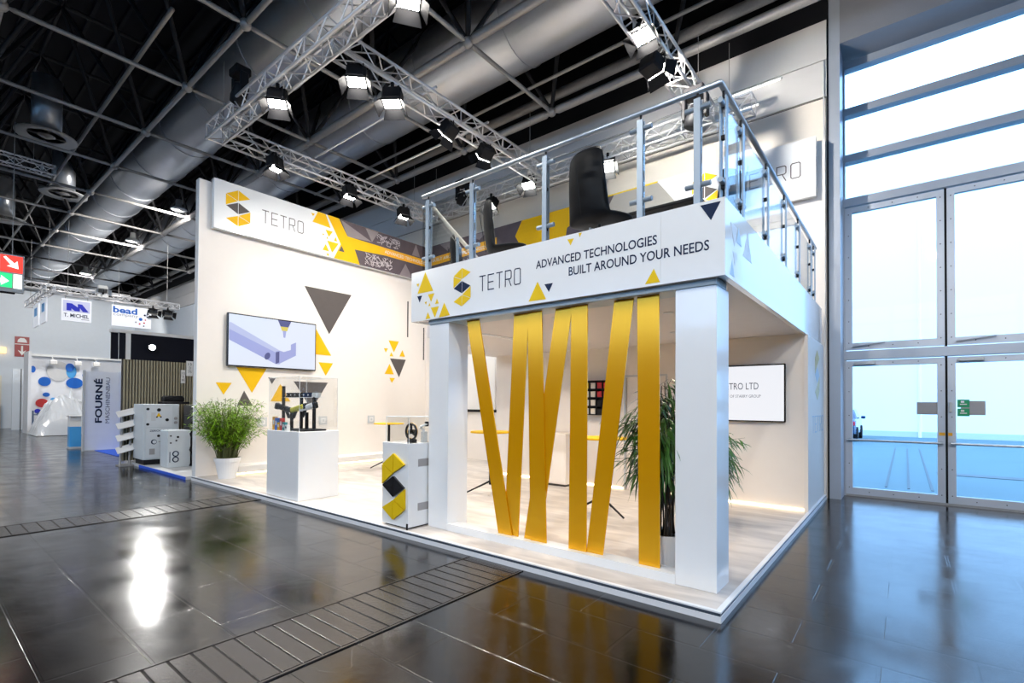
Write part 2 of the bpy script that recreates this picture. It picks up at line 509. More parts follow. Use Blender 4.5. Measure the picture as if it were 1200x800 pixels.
wb = struct('wall_back', MB().box(HX0, .02, HY1, HY1+.5, 0, HZ), M_BLACK)
MB().box(-12.0, .02, HY1-.02, HY1, 0, 6.78).build('wall_panel', M_WALLC, wb)
MB().box(HX0, -12.0, HY1-.02, HY1, 0, 6.78).build('wall_panel', M_WALLB, wb)
x = -38.9
while x < 0:
    x1 = min(x + 6.1, .02)
    MB().box(x, x1-.015, HY1-.05, HY1, 6.80, 7.415).build('wall_panel', M_WALLG, wb)
    MB().box(x, x1-.015, HY1-.05, HY1, 7.43, 8.1).build('wall_panel', M_WALLG, wb)
    x += 6.1
struct('wall_left', MB().box(HX0-.3, HX0, HY0, HY1+.5, 0, HZ), M_BLACK)
wl = struct('wall_left_lower', MB().box(HX0, HX0+.05, HY0, HY1, 0, 8.15), M_WALLB)
# glazing zone: pier, header and the reveal above the glass
GY = 6.72
struct('trim_1', MB().box(.03, .19, HY1-.02, GY+.12, 0, 9.2), M_FRAME)
struct('wall_header', MB().box(.19, HX1, HY1-.02, GY+.2, 7.62, HZ), mat('header_grey', (.30, .31, .34), .45, metal=.2))
struct('trim_2', MB().box(.005, .03, HY1-.03, HY1+.4, 0, 8.4), M_BLACK)
# service pipes beside the pier
for i, (px, r, z0) in enumerate(((-.05, .022, 2.55), (-.012, .012, 0.0))):
    tag(MB().tube((px-.02, HY1-.07, z0+.02), (px-.02, HY1-.07, 7.4 if i else 6.0), r, 10).build('service_pipe', M_LTGREY),
        ('thin pale service pipe running from the floor up the hall wall' if i else 'thicker grey service pipe up the wall beside the window pier'), 'pipe')

def bolts(mb, pts, r=.008):
    for p in pts: mb.tube((p[0], GY-.062, p[1]), (p[0], GY-.07, p[1]), r, 6)
def leaf(name, x0, x1, z0, z1, door):
    t = .095
    fr = MB()
    y0, y1 = GY-.06, GY+.02
    fr.box(x0, x0+t, y0, y1, z0, z1); fr.box(x1-t, x1, y0, y1, z0, z1)
    fr.box(x0+t, x1-t, y0, y1, z0, z0+t*1.25); fr.box(x0+t, x1-t, y0, y1, z1-t, z1)
    root = struct(name, fr, M_FRAMEL)
    MB().box(x0+t, x1-t, GY-.025, GY-.015, z0+t*1.25, z1-t).build('pane', M_GLASSW, root)
    b = MB(); n = 6 if door else 7
    for i in range(n):
        z = z0 + .12 + (z1-z0-.24)*i/(n-1)
        bolts(b, [(x0+t/2, z), (x1-t/2, z)])
    for i in range(1, 4):
        xx = x0 + (x1-x0)*i/4; bolts(b, [(xx, z0+t*.6), (xx, z1-t/2)])
    b.build('bolts', M_BLACK, root)
    if door:
        MB().tube((x0+.03, GY-.11, .97), (x1-.03, GY-.11, .97), .02, 10).box(x0+.03, x0+.07, GY-.11, GY-.06, .94, 1.0).box(x1-.07, x1-.03, GY-.11, GY-.06, .94, 1.0).build('push_bar', M_RAIL, root)
        MB().bbox(x0+.12, x0+.42, GY-.12, GY-.06, z1-.075, z1-.025, .008).build('door_closer', M_LTGREY, root)
    else:
        MB().tube((x0+.1, GY-.1, z0+.05), (x0+.55, GY-.1, z0+.1), .012, 6).build('stay_arm', M_FRAME, root)
    return root
BAY = 1.333
doors = []
for i in range(6):
    a = .215 + BAY*i; b = a + BAY - .03
    doors.append(leaf('door_%d' % (i+1), a, b, .03, 2.33, True))
    leaf('window_%d' % (i+1), a, b, 2.52, 5.0, False)
gp = Plane((0, GY-.03, 0), (1,0,0), (0,0,1))
# stickers on the first two doors
d1, d2 = doors[0], doors[1]
plate('notice', gp, [(1.17,1.42),(1.425,1.42),(1.425,1.62),(1.17,1.62)], M_GREYP, d1, .002)
plate('notice', gp, [(1.70,1.42),(1.98,1.42),(1.98,1.64),(1.70,1.64)], M_GREYP, d2, .002)
plate('green_notice', gp, [(1.66,1.54),(1.80,1.54),(1.80,1.66),(1.66,1.66)], M_GREEN, d2, .008)
plate('green_notice', gp, [(1.66,1.40),(1.80,1.40),(1.80,1.52),(1.66,1.52)], M_GREEN, d2, .008)
for zz in (1.55, 1.41):
    plate('notice_mark', gp, [(1.69,zz+.03),(1.77,zz+.03),(1.77,zz+.045),(1.69,zz+.045)], M_WHITEM, d2, .012)
    plate('notice_mark', gp, [(1.70,zz+.06),(1.74,zz+.06),(1.74,zz+.09),(1.70,zz+.09)], M_WHITEM, d2, .012)
fp = Plane((0, GY-.062, 0), (1,0,0), (0,0,1))
plate('orange_sticker', fp, [(1.44,1.09),(1.515,1.09),(1.515,1.14),(1.44,1.14)], M_ORANGE, d1, .001)
plate('orange_sticker', fp, [(1.55,1.09),(1.60,1.09),(1.60,1.14),(1.55,1.14)], M_ORANGE, d2, .001)
MB().bbox(1.565, 1.60, GY-.1, GY-.06, 1.46, 1.62, .006).build('lock_plate', M_LTGREY, d2)
for i in range(7):
    struct('trim_%d' % (20+i), MB().box(.185+BAY*i, .215+BAY*i, GY-.03, GY+.08, 0, 5.02), M_BLACK)
struct('trim_19', MB().box(.19, HX1, GY-.07, GY+.1, 0, .028), M_STEEL)
struct('trim_3', MB().box(.19, HX1, GY-.1, GY+.1, 2.35, 2.50), M_FRAME)
struct('trim_4', MB().box(.19, HX1, GY-.1, GY+.1, 5.02, 5.16), M_FRAME)
struct('trim_5', MB().box(.19, .215, GY-.08, GY+.1, 0, 7.62), M_FRAME)
for i, z in enumerate((5.80, 6.62, 7.44)):
    struct('trim_%d' % (6+i), MB().box(.215, HX1, GY-.09, GY+.09, z, z+.13), M_FRAME)
prev = 5.16
for i, z in enumerate((5.80, 6.62, 7.44)):
    struct('window_%d' % (7+i), MB().box(.215, HX1, GY-.02, GY-.01, prev, z), M_GLASSW)
    prev = z + .13
# right and front hall walls, with unseen window bands added for fill daylight
WZ0, WZ1 = 5.4, 7.6
M_LOWW = mat('hall_lower_wall_dark', (.09, .085, .08), .6, var=.1)
struct('wall_right', MB().box(HX1, HX1+.3, HY0, HY1+.7, 0, WZ0).box(HX1, HX1+.3, HY0, HY1+.7, WZ1, HZ).box(HX1, HX1+.3, 3.2, HY1+.7, WZ0, WZ1), M_LOWW)
mw = MB()
yy = HY0
while yy < 3.2: mw.box(HX1, HX1+.15, yy, yy+.12, WZ0, WZ1); yy += 2.4
for zz in (6.5,): mw.box(HX1, HX1+.15, HY0, 3.2, zz, zz+.12)
struct('window_20', mw, M_FRAME)
FZ0, FZ1 = 5.4, 7.6
struct('wall_front', MB().box(HX0, HX1, HY0-.3, HY0, 0, FZ0).box(HX0, HX1, HY0-.3, HY0, FZ1, HZ).box(HX0, -24, HY0-.3, HY0, FZ0, FZ1), M_LOWW)
mw = MB()
xx = -24
while xx < HX1: mw.box(xx, xx+.15, HY0-.15, HY0, FZ0, FZ1); xx += 2.7
for zz in (6.5,): mw.box(-24, HX1, HY0-.15, HY0, zz, zz+.12)
struct('window_21', mw, M_FRAME)

# outdoors
pv = tag(MB().box(-120, 120, 6.9, 140, -.35, -.04).box(-120, 120, -140, HY0-.3, -.35, -.04).box(HX1+.3, 120, HY0-.3, 6.9, -.35, -.04).build('outdoor_paving', M_PAVE), kind='structure')
for i, xx in enumerate((1.9, 2.25, 2.6)):
    MB().box(xx-1.2, xx-1.16, 8.5, 20, -.04, -.032).build('paving_joint', mat('paving_joint_dark', (.07,.09,.1), .7), pv)
MB().box(1.6, 3.4, 11.5, 12.0, -.04, -.03).build('drain_grate', mat('drain_grate_dark', (.06,.08,.09), .6), pv)
tw = thing('marquee', (8, 29, 0), 'long white marquee wall standing outside behind the glass doors', 'tent')
for i in range(9):
    xa = -14 + i*5.2
    MB().box(xa, xa+5.16, 29, 29.2, .25, 16).build('wall_panel', M_TENT, tw)
    MB().tube((xa, 28.95, -.04), (xa, 28.95, 16), .07, 8).build('pole', M_TENT, tw)
MB().box(-14, 33, 29, 29.2, -.04, .25).build('base_beam', M_LTGREY, tw)

def car():
    t = thing('car', (-1.55, 24.9, -.04), 'dark blue car parked outside at the left edge of the glass door', 'car')
    def sec(pts, y0, y1): return pts
    side = [(-2.1,.35),(-2.15,.75),(-1.95,.95),(-1.2,1.02),(-.6,1.42),(.7,1.45),(1.35,1.02),(2.0,.9),(2.15,.6),(2.1,.35)]
    def body(p, yw): return [(yw, a, b) for a, b in p]
    cx, cy, cz = -1.55, 24.9, -.04
    # car stands lengthwise along y, nose away from the hall
    mb = MB(); n = len(side); rings = []
    for k, (xw, tuck) in enumerate(((-.86,.9),(-.8,1.),(.8,1.),(.86,.9))):
        for (a, b) in side:
            inset = .16 if b > 1.1 and abs(xw) > .5 else 0
            rings.append((cx + (xw - math.copysign(inset, xw)), cy + a*tuck + 0*a, cz + (b if tuck == 1. else b*.985)))
    fs = []
    for k in range(3):
        for i in range(n): fs.append((k*n+i, k*n+(i+1)%n, (k+1)*n+(i+1)%n, (k+1)*n+i))
    fs += [tuple(range(n)), tuple(range(4*n-1, 3*n-1, -1))]
    mb.add(rings, fs).build('body', M_CAR, t)
    MB().box(cx-.6, cx+.6, cy-1.5, cy-.75, cz+1.0, cz+1.34).xf(Matrix.Identity(4)).build('rear_window', mat('car_glass', (.02,.03,.04), .08), t)
    MB().box(cx+.68, cx+.72, cy-.6, cy+.8, cz+1.05, cz+1.34).build('side_window', MATS['car_glass'], t)
    for s in (-1,1):
        MB().bbox(cx+s*.72-.12, cx+s*.72+.12, cy-2.17, cy-2.05, cz+.72, cz+.9, .02).build('tail_light', mat('tail_light_red', (.5,.02,.05), .2), t)
        MB().bbox(cx+s*.98-.09, cx+s*.98+.09, cy+.62, cy+.76, cz+.98, cz+1.12, .03).build('side_mirror', M_CAR, t)
        for yy in (-1.3, 1.35):
            MB().tube((cx+s*.7, cy+yy, cz+.32), (cx+s*.9, cy+yy, cz+.32), .32, 20).build('wheel', M_BLACK, t)
    MB().box(cx-.26, cx+.26, cy-2.19, cy-2.14, cz+.52, cz+.63).build('number_plate', M_WHITEM, t)
car()

# ------------------------------------------------------------------ roof: space frame, ducts, lamps
SX, SY, SZ0, SZ1 = 2.70, 2.66, 8.0, 10.9
NX0, NY0 = -5.05, -.05
sf = thing('roof_space_frame', (NX0, NY0, SZ0), 'grey steel tube space frame with ball joints under the dark roof', 'roof frame')
def node(k, m): return Vector((NX0 + SX*k, NY0 + SY*m, SZ0))
def top(k, m): return Vector((NX0 + SX*(k+.5), NY0 + SY*(m+.5), SZ1))
def member(data, p0, p1, name, r, mt=M_STEEL):
    d = Vector(p1) - Vector(p0); L = d.length
    key = (name, round(L, 2), r)
    if key not in data:
        mb = MB().tube((0,0,.16), (0,0,L-.16), r, 8, cap=False)
        mb.tube((0,0,.05), (0,0,.16), r*.35, 8, r, cap=False); mb.tube((0,0,L-.16), (0,0,L-.05), r, 8, r*.35, cap=False)
        o = mb.build(name, mt, sf, smooth=True, local=True); data[key] = o
    else:
        o = data[key].copy(); COL.objects.link(o)
    o.location = Vector(p0) - Vector(sf.location)
    o.rotation_euler = d.to_track_quat('Z', 'Y').to_euler()
dat = {}; nd = None
far = MB()
KS = range(-8, 4); MS = range(-3, 3)
for k in KS:
    for m in MS:
        p = node(k, m)
        if p.y > 5.9: continue
        if m >= -2:
            if nd is None:
                nd = MB().sphere((0,0,0), .1, 12, 8).build('node', M_STEEL, sf, smooth=True, local=True)
                o = nd
            else:
                o = nd.copy(); COL.objects.link(o)
            o.location = p - Vector(sf.location)
        big = m >= 1
        if k < 3: member(dat, p, node(k+1, m), 'chord', .085 if big else .05) if m >= -2 else far.tube(p, node(k+1, m), .045, 6)
        if m < 2: member(dat, p, node(k, m+1), 'chord', .042) if m >= -2 else far.tube(p, node(k, m+1), .04, 6)
        for (dk, dm) in ((0,0),(-1,0),(0,-1),(-1,-1)):
            q = top(k+dk, m+dm)
            if q.y > 6.0: continue
            if m >= -1 and k <= 2 and k >= -7: member(dat, p, q, 'brace', .045, M_STEELD)
            else: far.tube(p, q, .04, 6)
for k in range(-13, -8):
    for m in MS:
        p = node(k, m)
        far.sphere(p, .1, 8, 6); far.tube(p, node(k+1, m), .05, 6)
        if m < 2: far.tube(p, node(k, m+1), .04, 6)
        for (dk, dm) in ((0,0),(-1,0),(0,-1),(-1,-1)):
            q = top(k+dk, m+dm)
            if q.y < 6: far.tube(p, q, .04, 6)
for k in range(-13, 3):
    for m in range(-3, 2):
        far.tube(top(k, m), top(k+1, m), .045, 6)
        if m < 1: far.tube(top(k, m), top(k, m+1), .045, 6)
far.build('distant_members', M_STEELD, sf)['kind'] = 'stuff'

def duct(y, z, r, x0, x1, label):
    t = thing('air_duct', (x0, y, z), label, 'duct')
    L = 2.4; x = x0
    mb0 = None
    while x < x1 - .1:
        L2 = min(L, x1 - x)
        if mb0 is None or abs(L2 - L) > .01:
            ob = MB().tube((x+.01, y, z), (x+L2-.01, y, z), r, 40, cap=False).build('duct_section', M_DUCT, t, smooth=True)
            if mb0 is None: mb0 = (ob, x)
        else:
            ob = mb0[0].copy(); COL.objects.link(ob); ob.location = (x - mb0[1], 0, 0)
        MB().tube((x-.02, y, z), (x+.02, y, z), r+.02, 40).build('joint_ring', M_DUCT, t, smooth=False)
        x += L
    return t
DUCT1 = (1.32, 9.15, .74)
DUCT2 = (3.98, 9.15, .80)
duct(*DUCT1, -38.5, 3, 'large round silver duct on the left, nearer the aisle')
duct(*DUCT2, -38.5, 8, 'large round silver duct passing directly above the exhibition stand')
# thin conduit pipes below the roof
for i, (yy, zz, r, x0, x1, lab) in enumerate(((4.75, 8.35, .035, -14, 8, 'thin grey conduit running along the roof above the stand'),
        (5.62, 8.6, .11, -38, 8, 'wide pale pipe running along the top of the hall wall'),
        (-.75, 8.45, .04, -38, -9, 'thin grey conduit high on the left of the roof'))):
    tag(MB().tube((x0, yy, zz), (x1, yy, zz), r, 10).build('conduit_pipe', M_STEEL, smooth=True), lab, 'pipe')

def diffuser(c, r, lab):
    t = thing('air_diffuser', c, lab, 'air vent')
    MB().lathe([(r*.62, -.02), (r, -.06), (r*1.02, -.03), (r*.66, .02), (r*.62, -.02)], c, 28).build('ring', M_LTGREY, t, smooth=True)
    MB().lathe([(.02, -.05), (r*.3, -.02), (r*.3, .0), (.02, .02)], c, 16).build('core', M_STEEL, t, smooth=True)
    for a in range(4):
        ca, sa = math.cos(a*PI/2), math.sin(a*PI/2)
        MB().tube((c[0]+ca*r*.28, c[1]+sa*r*.28, c[2]-.01), (c[0]+ca*r*.66, c[1]+sa*r*.66, c[2]-.01), .015, 6).build('vane', M_STEEL, t)
    MB().tube((c[0], c[1], c[2]+.02), (c[0], c[1], c[2]+1.4), r*.5, 20).build('neck', M_DUCT, t, smooth=True)
diffuser((-15.6, -1.45, 8.15), .58, 'round air diffuser ring hanging at the upper left of the roof')
diffuser((-20.6, -.35, 8.4), .6, 'round air diffuser behind the nearer one, beside the left duct')
diffuser((-24.5, -1.35, 8.2), .58, 'farthest round air diffuser, low at the left edge')

def highbay(c, lab, target, watts=HIGHBAY_W*1.7, cone=146):
    t = thing('high_bay_lamp', c, lab, 'lamp', 'high bay lamps under the roof')
    MB().lathe([(.08, .34), (.1, .12), (.24, .02), (.25, 0), (.22, .0)], c, 20).build('reflector', M_LTGREY, t, smooth=True)
    MB().lathe([(.21, .012), (.21, .004), (.01, .004)], c, 20).build('lens', M_LENS, t)
    MB().tube((c[0], c[1], c[2]+.3), (c[0], c[1], c[2]+1.2), .012, 6).build('cable', M_BLACK, t)
    spot('lamp_light', (c[0], c[1], c[2]-.03), target, watts, (1, .95, .89), cone, .3, .2, t)
highbay((-18.0, 2.14, 8.0), 'nearest of the three bright lamps between the ducts at left', (-25, .5, 1.5))
highbay((-23.2, 2.15, 8.0), 'middle of the three bright lamps between the ducts at left', (-31, .5, 2))
highbay((-31.3, 2.18, 8.0), 'farthest and dimmest lamp between the ducts, above the hanging signs', (-39, .5, 3))
for (x, y, k_, l_) in ((-4.2, -5.2, 1.5, 'second from the window wall'), (-16, -9, 2.3, 'third from the window wall'), (2, -10, 2.6, 'nearest the window wall'), (-28, -9, 2.3, 'farthest from the window wall'), (6.0, -4.0, 2.3, 'beside the glazing')):  # unseen lamps added behind the viewer to brighten the stand front
    highbay((x, y, 8.0), 'added high bay fill lamp behind the viewer, ' + l_, (x, y, 0), HIGHBAY_W*k_, 168)
# fluorescent battens on the upper hall wall
for (x0, x1, z, lab) in ((-1.5, -.66, 7.34, 'upper of two slim tube lights on the hall wall'), (-1.62, -1.02, 7.02, 'lower of two slim tube lights on the hall wall')):
    t = thing('tube_light', ((x0+x1)/2, 6.05, z), lab, 'lamp')
    MB().box(x0, x1, 6.04, 6.08, z+.02, z+.05).build('batten', M_LTGREY, t)
    MB().tube((x0+.02, 6.03, z), (x1-.02, 6.03, z), .018, 10).build('tube', M_TUBE, t)

# ================================================================== LIGHTING RIG OVER THE STAND
RZ = 6.75; TW = .145
def truss(axis, fixed, a0, a1, z, lab, w=TW, step=.30, rc=.024, rb=.0105):
    def P(a, s, t): return (a, fixed+s*w, z+t*w) if axis == 'x' else (fixed+s*w, a, z+t*w)
    t = thing('lighting_truss', P((a0+a1)/2, 0, -1), lab, 'truss', 'lighting trusses over the stand')
    cs = ((-1,-1),(1,-1),(1,1),(-1,1))
    for s, q in cs:
        MB().tube(P(a0, s, q), P(a1, s, q), rc, 8).build('chord', M_ALU, t, smooth=True)
    n = max(2, int(round((a1-a0)/step)))
    for j in range(4):
        c0 = cs[j]; c1 = cs[(j+1)%4]
        mb = MB()
        for i in range(n):
            u0 = a0 + (a1-a0)*i/n; u1 = a0 + (a1-a0)*(i+1)/n
            A, B = (c0, c1) if i % 2 == 0 else (c1, c0)
            mb.tube(P(u0, *A), P(u1, *B), rb, 5, cap=False)
            if i % 4 == 0: mb.tube(P(u0, *c0), P(u0, *c1), rb, 5, cap=False)
        mb.tube(P(a1, *c0), P(a1, *c1), rb, 5, cap=False)
        mb.build('lacing', M_ALU, t)
    for u in (a0+.4, a1-.4):
        q = P(u, 0, 1); MB().tube(q, (q[0], q[1], 8.0 if z < 7 else 9.0), .006, 5).build('hanging_wire', M_STEEL, t)
    return t
truss('x', .10, -9.42, -1.55, RZ, 'silver box truss nearest the aisle, meeting the left corner of the rig')
truss('y', -9.27, .26, 5.34, RZ, 'silver box truss carrying three spots above the white wall with the screen')
truss('y', -5.40, .26, 5.34, RZ, 'silver box truss in the middle of the rig, running front to back')
truss('y', -1.76, .26, 5.34, RZ, 'rightmost silver box truss, above the corner of the glass railing')
truss('x', 5.50, -9.42, -1.0, RZ, 'silver box truss at the back of the rig along the hall wall')
for i, (yy, lab) in enumerate(((2.0, 'thin white pipe between the left and middle trusses, nearer the aisle'), (3.33, 'thin white pipe between the left and middle trusses, nearer the wall'))):
    tag(MB().tube((-9.1, yy, RZ+.2), (-5.2, yy, RZ+.2), .022, 8).build('cross_pipe', M_ALU), lab, 'pipe')

def ortho(d):
    d = Vector(d).normalized()
    q = d.to_track_quat('-Z', 'Y').to_matrix().to_4x4()
    return q
def fixture(c, target, lab, lit=True, watts=RIG_W, hang=.22, body=M_BLACK, size=75):
    """floodlight: box body with lens, four barn doors, yoke and clamp"""
    c = Vector(c)
    t = thing('spot_lamp', c, lab, 'spot lamp', 'spot lamps on the rig')
    q = ortho(Vector(target) - c); T = Matrix.Translation(c) @ q @ Matrix.Scale(1.35, 4)
    MB().bbox(-.11, .11, -.08, .08, -.05, .13, .02).xf(T).build('body', body, t)
    MB().bbox(-.095, .095, -.065, .065, -.056, -.05, .002).xf(T).build('lens', M_LENS if lit else mat('dark_lens', (.25,.24,.22), .15), t)
    for (p, ax) in (((0, .08), 'x'), ((0, -.08), 'x'), ((.11, 0), 'y'), ((-.11, 0), 'y')):
        sx, sy = p
        if ax == 'x': mb = MB().prism([(-.1, sy, -.05), (.1, sy, -.05), (.13, sy*1.75, -.15), (-.13, sy*1.75, -.15)], (0, .003 if sy > 0 else -.003, 0))
        else: mb = MB().prism([(sx, -.07, -.05), (sx, .07, -.05), (sx*1.55, .1, -.15), (sx*1.55, -.1, -.15)], (.003 if sx > 0 else -.003, 0, 0))
        mb.xf(T).build('barn_door', body, t)
    yk = MB()
    for s in (-1, 1): yk.tube(c + Vector((s*.16, 0, 0)), c + Vector((s*.16, 0, hang-.06)), .01, 6)
    yk.tube(c + Vector((-.16, 0, hang-.06)), c + Vector((.16, 0, hang-.06)), .01, 6)
    yk.build('yoke', M_BLACK, t)
    MB().tube(c + Vector((0,0,hang-.06)), c + Vector((0,0,hang+.05)), .03, 8).build('clamp', M_BLACK, t)
    if lit and watts:
        spot('lamp_light', c + (Vector(target)-c).normalized()*.1, target, watts, (1, .93, .84), size, .6, .09, t)
    return t
ZL = RZ - TW - .17
fixture((-6.88, .10, ZL), (-5.2, -1.2, 0), 'lit spot lamp under the aisle truss, left of the joint with the middle truss')
fixture((-3.62, .10, ZL), (-2.6, -.6, 0), 'lit spot lamp with open barn doors at the top edge, on the aisle truss')
fixture((-9.10, 1.13, ZL), (-8.0, 1.4, 0), 'first lit spot lamp from the aisle on the left truss', watts=RIG_W*.5)
fixture((-9.10, 2.87, ZL), (-8.0, 2.8, 0), 'second lit spot lamp from the aisle on the left truss', watts=RIG_W*.5)
fixture((-9.10, 4.45, ZL), (-8.0, 4.2, 0), 'third lit spot lamp from the aisle on the left truss', watts=RIG_W*.5)
fixture((-5.40, .58, ZL), (-4.0, -.8, 0), 'lit spot lamp nearest the aisle on the middle truss', watts=RIG_W*1.1, size=80)
fixture((-5.25, 1.12, ZL-.12), (-4.2, -.3, 0), 'lit spot lamp second from the aisle on the middle truss')
fixture((-5.40, 2.45, ZL), (-9.9, 1.9, 2.6), 'spot lamp turned to the screen wall on the middle truss, nearer the aisle', watts=RIG_W*.95, size=95)
fixture((-5.40, 3.45, ZL), (-9.9, 4.6, 3.2), 'spot lamp turned to the screen wall on the middle truss, nearer the railing', watts=RIG_W*.6, size=95)
fixture((-1.76, 2.71, ZL+.25), (-1.9, .6, 2.9), 'brilliant lit spot lamp inside the rightmost truss', hang=.1, watts=RIG_W*.7)
fixture((-1.80, 3.11, ZL), (-1.0, 6.1, 5.6), 'dim spot lamp hanging under the rightmost truss, turned to the hall wall', watts=RIG_W*1.05, size=140)
fixture((-6.89, 5.36, ZL), (-6.9, 2.0, 0), 'leftmost lit spot lamp on the back truss, above the small chair')
fixture((-5.74, 5.36, ZL+.2), (-5.0, 2.0, 0), 'middle lit spot lamp on the back truss', hang=.1)
fixture((-3.72, 5.36, ZL), (-2.6, 2.0, 2.8), 'lit spot lamp on the back truss beside the big chair back', watts=RIG_W*.6)

def mover(c, lab, tilt=.5):
    c = Vector(c)
    t = thing('moving_head_lamp', c, lab, 'spot lamp', 'black moving heads on the rig')
    MB().bbox(c.x-.16, c.x+.16, c.y-.13, c.y+.13, c.z+.28, c.z+.42, .02).build('base', M_BLACK, t)
    for s in (-1, 1): MB().bbox(c.x+s*.17-.03, c.x+s*.17+.03, c.y-.07, c.y+.07, c.z-.06, c.z+.3, .015).build('arm', M_BLACK, t)
    T = Matrix.Translation(c) @ Matrix.Rotation(tilt, 4, 'Y')
    MB().lathe([(.06, .16), (.12, .12), (.13, -.1), (.11, -.2), (.08, -.2)], (0,0,0), 16).xf(T).build('head', M_BLACK, t, smooth=True)
mover((-8.1, .02, RZ+.25), 'black moving head sitting on top of the aisle truss', .8)
mover((-1.55, 4.15, RZ-.62), 'black moving head hanging behind the railing corner', .4)
mover((-7.92, 5.4, RZ+.15), 'black moving head on the back truss near the left railing end', .3)

# ================================================================== THE STAND
PH = .08
pf = thing('booth_platform', (-5, 3, 0), 'low white edged platform with pale marbled vinyl floor under the stand', 'platform')
MB().box(-10.07, -.035, .035, 6.0, .0, PH-.002).build('core', M_PLATEDGE, pf)
MB().box(-10.03, -.04, .04, 6.0, PH-.002, PH).build('vinyl_floor', M_CARPET, pf)
MB().box(-10.07, 0, 0, .045, 0, .045).build('skirting', M_PLATEDGE, pf)
MB().box(-.045, 0, .045, 6.0, 0, .045).build('skirting', M_PLATEDGE, pf)
MB().box(-10.07, -.008, .008, .04, .045, .070).build('shadow_gap', M_PLATGAP, pf)
MB().box(-.04, -.008, .04, 6.0, .045, .070).build('shadow_gap', M_PLATGAP, pf)
MB().box(-10.07, 0, 0, .040, .070, .0805).build('edge_strip', M_PLATEDGE, pf)
MB().box(-.040, 0, .040, 6.0, .070, .0805).build('edge_strip', M_PLATEDGE, pf)

# --- left wall with graphics
WX = -9.90
lw = thing('booth_wall', (-10, 3, PH), 'tall white stand wall carrying the screen and triangle graphics', 'wall')
MB().box(-10.06, WX, .02, 6.0, PH, 6.0).build('wall_board', M_BOOTHW, lw)
MB().box(-10.062, WX+.002, .012, .022, PH, 6.002).build('edge_band', M_WHITE, lw)
lp = Plane((WX, 0, 0), (0,1,0), (0,0,1))
TRI = [('y',[(.75,2.29),(1.37,2.29),(1.07,1.76)]),('y',[(.36,1.955),(.66,1.955),(.51,1.71)]),('d',[(.91,1.8),(1.09,1.48),(.77,1.48)]),
 ('d',[(2.22,4.275),(3.46,4.275),(2.86,3.22)]),('y',[(2.52,3.3),(2.92,2.70),(2.28,2.70)]),('y',[(2.59,2.52),(2.97,2.52),(2.78,2.21)]),
 ('d',[(1.41,2.105),(1.58,2.105),(1.49,1.96)]),('y',[(1.68,1.97),(1.91,1.58),(1.47,1.58)]),('d',[(1.99,2.04),(2.84,2.04),(2.43,1.39)]),
 ('y',[(4.62,3.255),(4.96,3.255),(4.80,2.95)]),('y',[(4.47,3.03),(4.60,3.03),(4.53,2.92)]),('y',[(4.66,2.83),(4.78,2.83),(4.71,2.94)]),
 ('y',[(4.99,2.85),(5.18,2.85),(5.09,3.03)]),('d',[(4.67,2.77),(5.21,2.77),(4.98,2.27)]),('y',[(4.50,2.34),(4.80,2.34),(4.66,2.62)]),('y',[(4.66,2.24),(4.84,2.24),(4.74,2.11)])]
for c, p in TRI: plate('triangle', lp, p, M_YEL if c == 'y' else M_DARKG, lw, .001, .006)
for (a, z0, z1) in ((5.27, 3.41, 4.42), (5.86, 2.81, 3.75)):
    plate('dark_bar', lp, [(a-.02,z0),(a+.02,z0),(a+.02,z1),(a-.02,z1)], M_DARKG, lw, .001, .004)  # thin dark upright bar on the wall face
for a in (1.29, 2.72, 4.08):
    s = plate('socket_plate', lp, [(a-.1,1.03),(a+.1,1.03),(a+.1,1.23),(a-.1,1.23)], M_LTGREY, lw, .001, .02)
    plate('socket_insert', lp, [(a-.055,1.075),(a+.055,1.075),(a+.055,1.185),(a-.055,1.185)], M_WHITEM, s, .022, .003)
    plate('socket_insert', lp, [(a-.03,1.1),(a+.03,1.1),(a+.03,1.16),(a-.03,1.16)], M_LTGREY, s, .026, .002)
# left banner
bn = thing('banner_lightbox', (-9.8, 3, 5.05), 'white, yellow and mauve banner box along the top of the screen wall', 'banner')
MB().box(-9.87, -9.752, .23, 5.83, 5.05, 6.05).build('box', M_WHITE, bn)
for yy in (.5, 2.0, 3.5, 5.0): MB().box(WX, -9.87, yy, yy+.06, 5.3, 5.36).build('bracket', M_STEEL, bn)
bp = Plane((-9.752, 0, 0), (0,1,0), (0,0,1))
MB().prism([bp.P(*q, .0) for q in ((3.0,6.048),(5.83,6.048),(5.83,5.052),(3.55,5.052))], (.003,0,0)).build('print_field', M_MAUVE, bn)
plate('print_triangle', bp, [(3.05,6.04),(3.95,5.722),(3.24,5.67)], M_MAUVEL, bn, .003, .002)
plate('print_triangle', bp, [(3.756,6.03),(4.151,6.03),(3.954,5.721)], M_MAUVEL, bn, .004, .002)
plate('print_triangle', bp, [(5.049,5.404),(4.851,5.06),(5.301,5.06)], M_MAUVEL, bn, .004, .002)
plate('print_triangle', bp, [(5.417,6.037),(5.273,5.703),(5.572,5.703)], M_MAUVEL, bn, .004, .002)
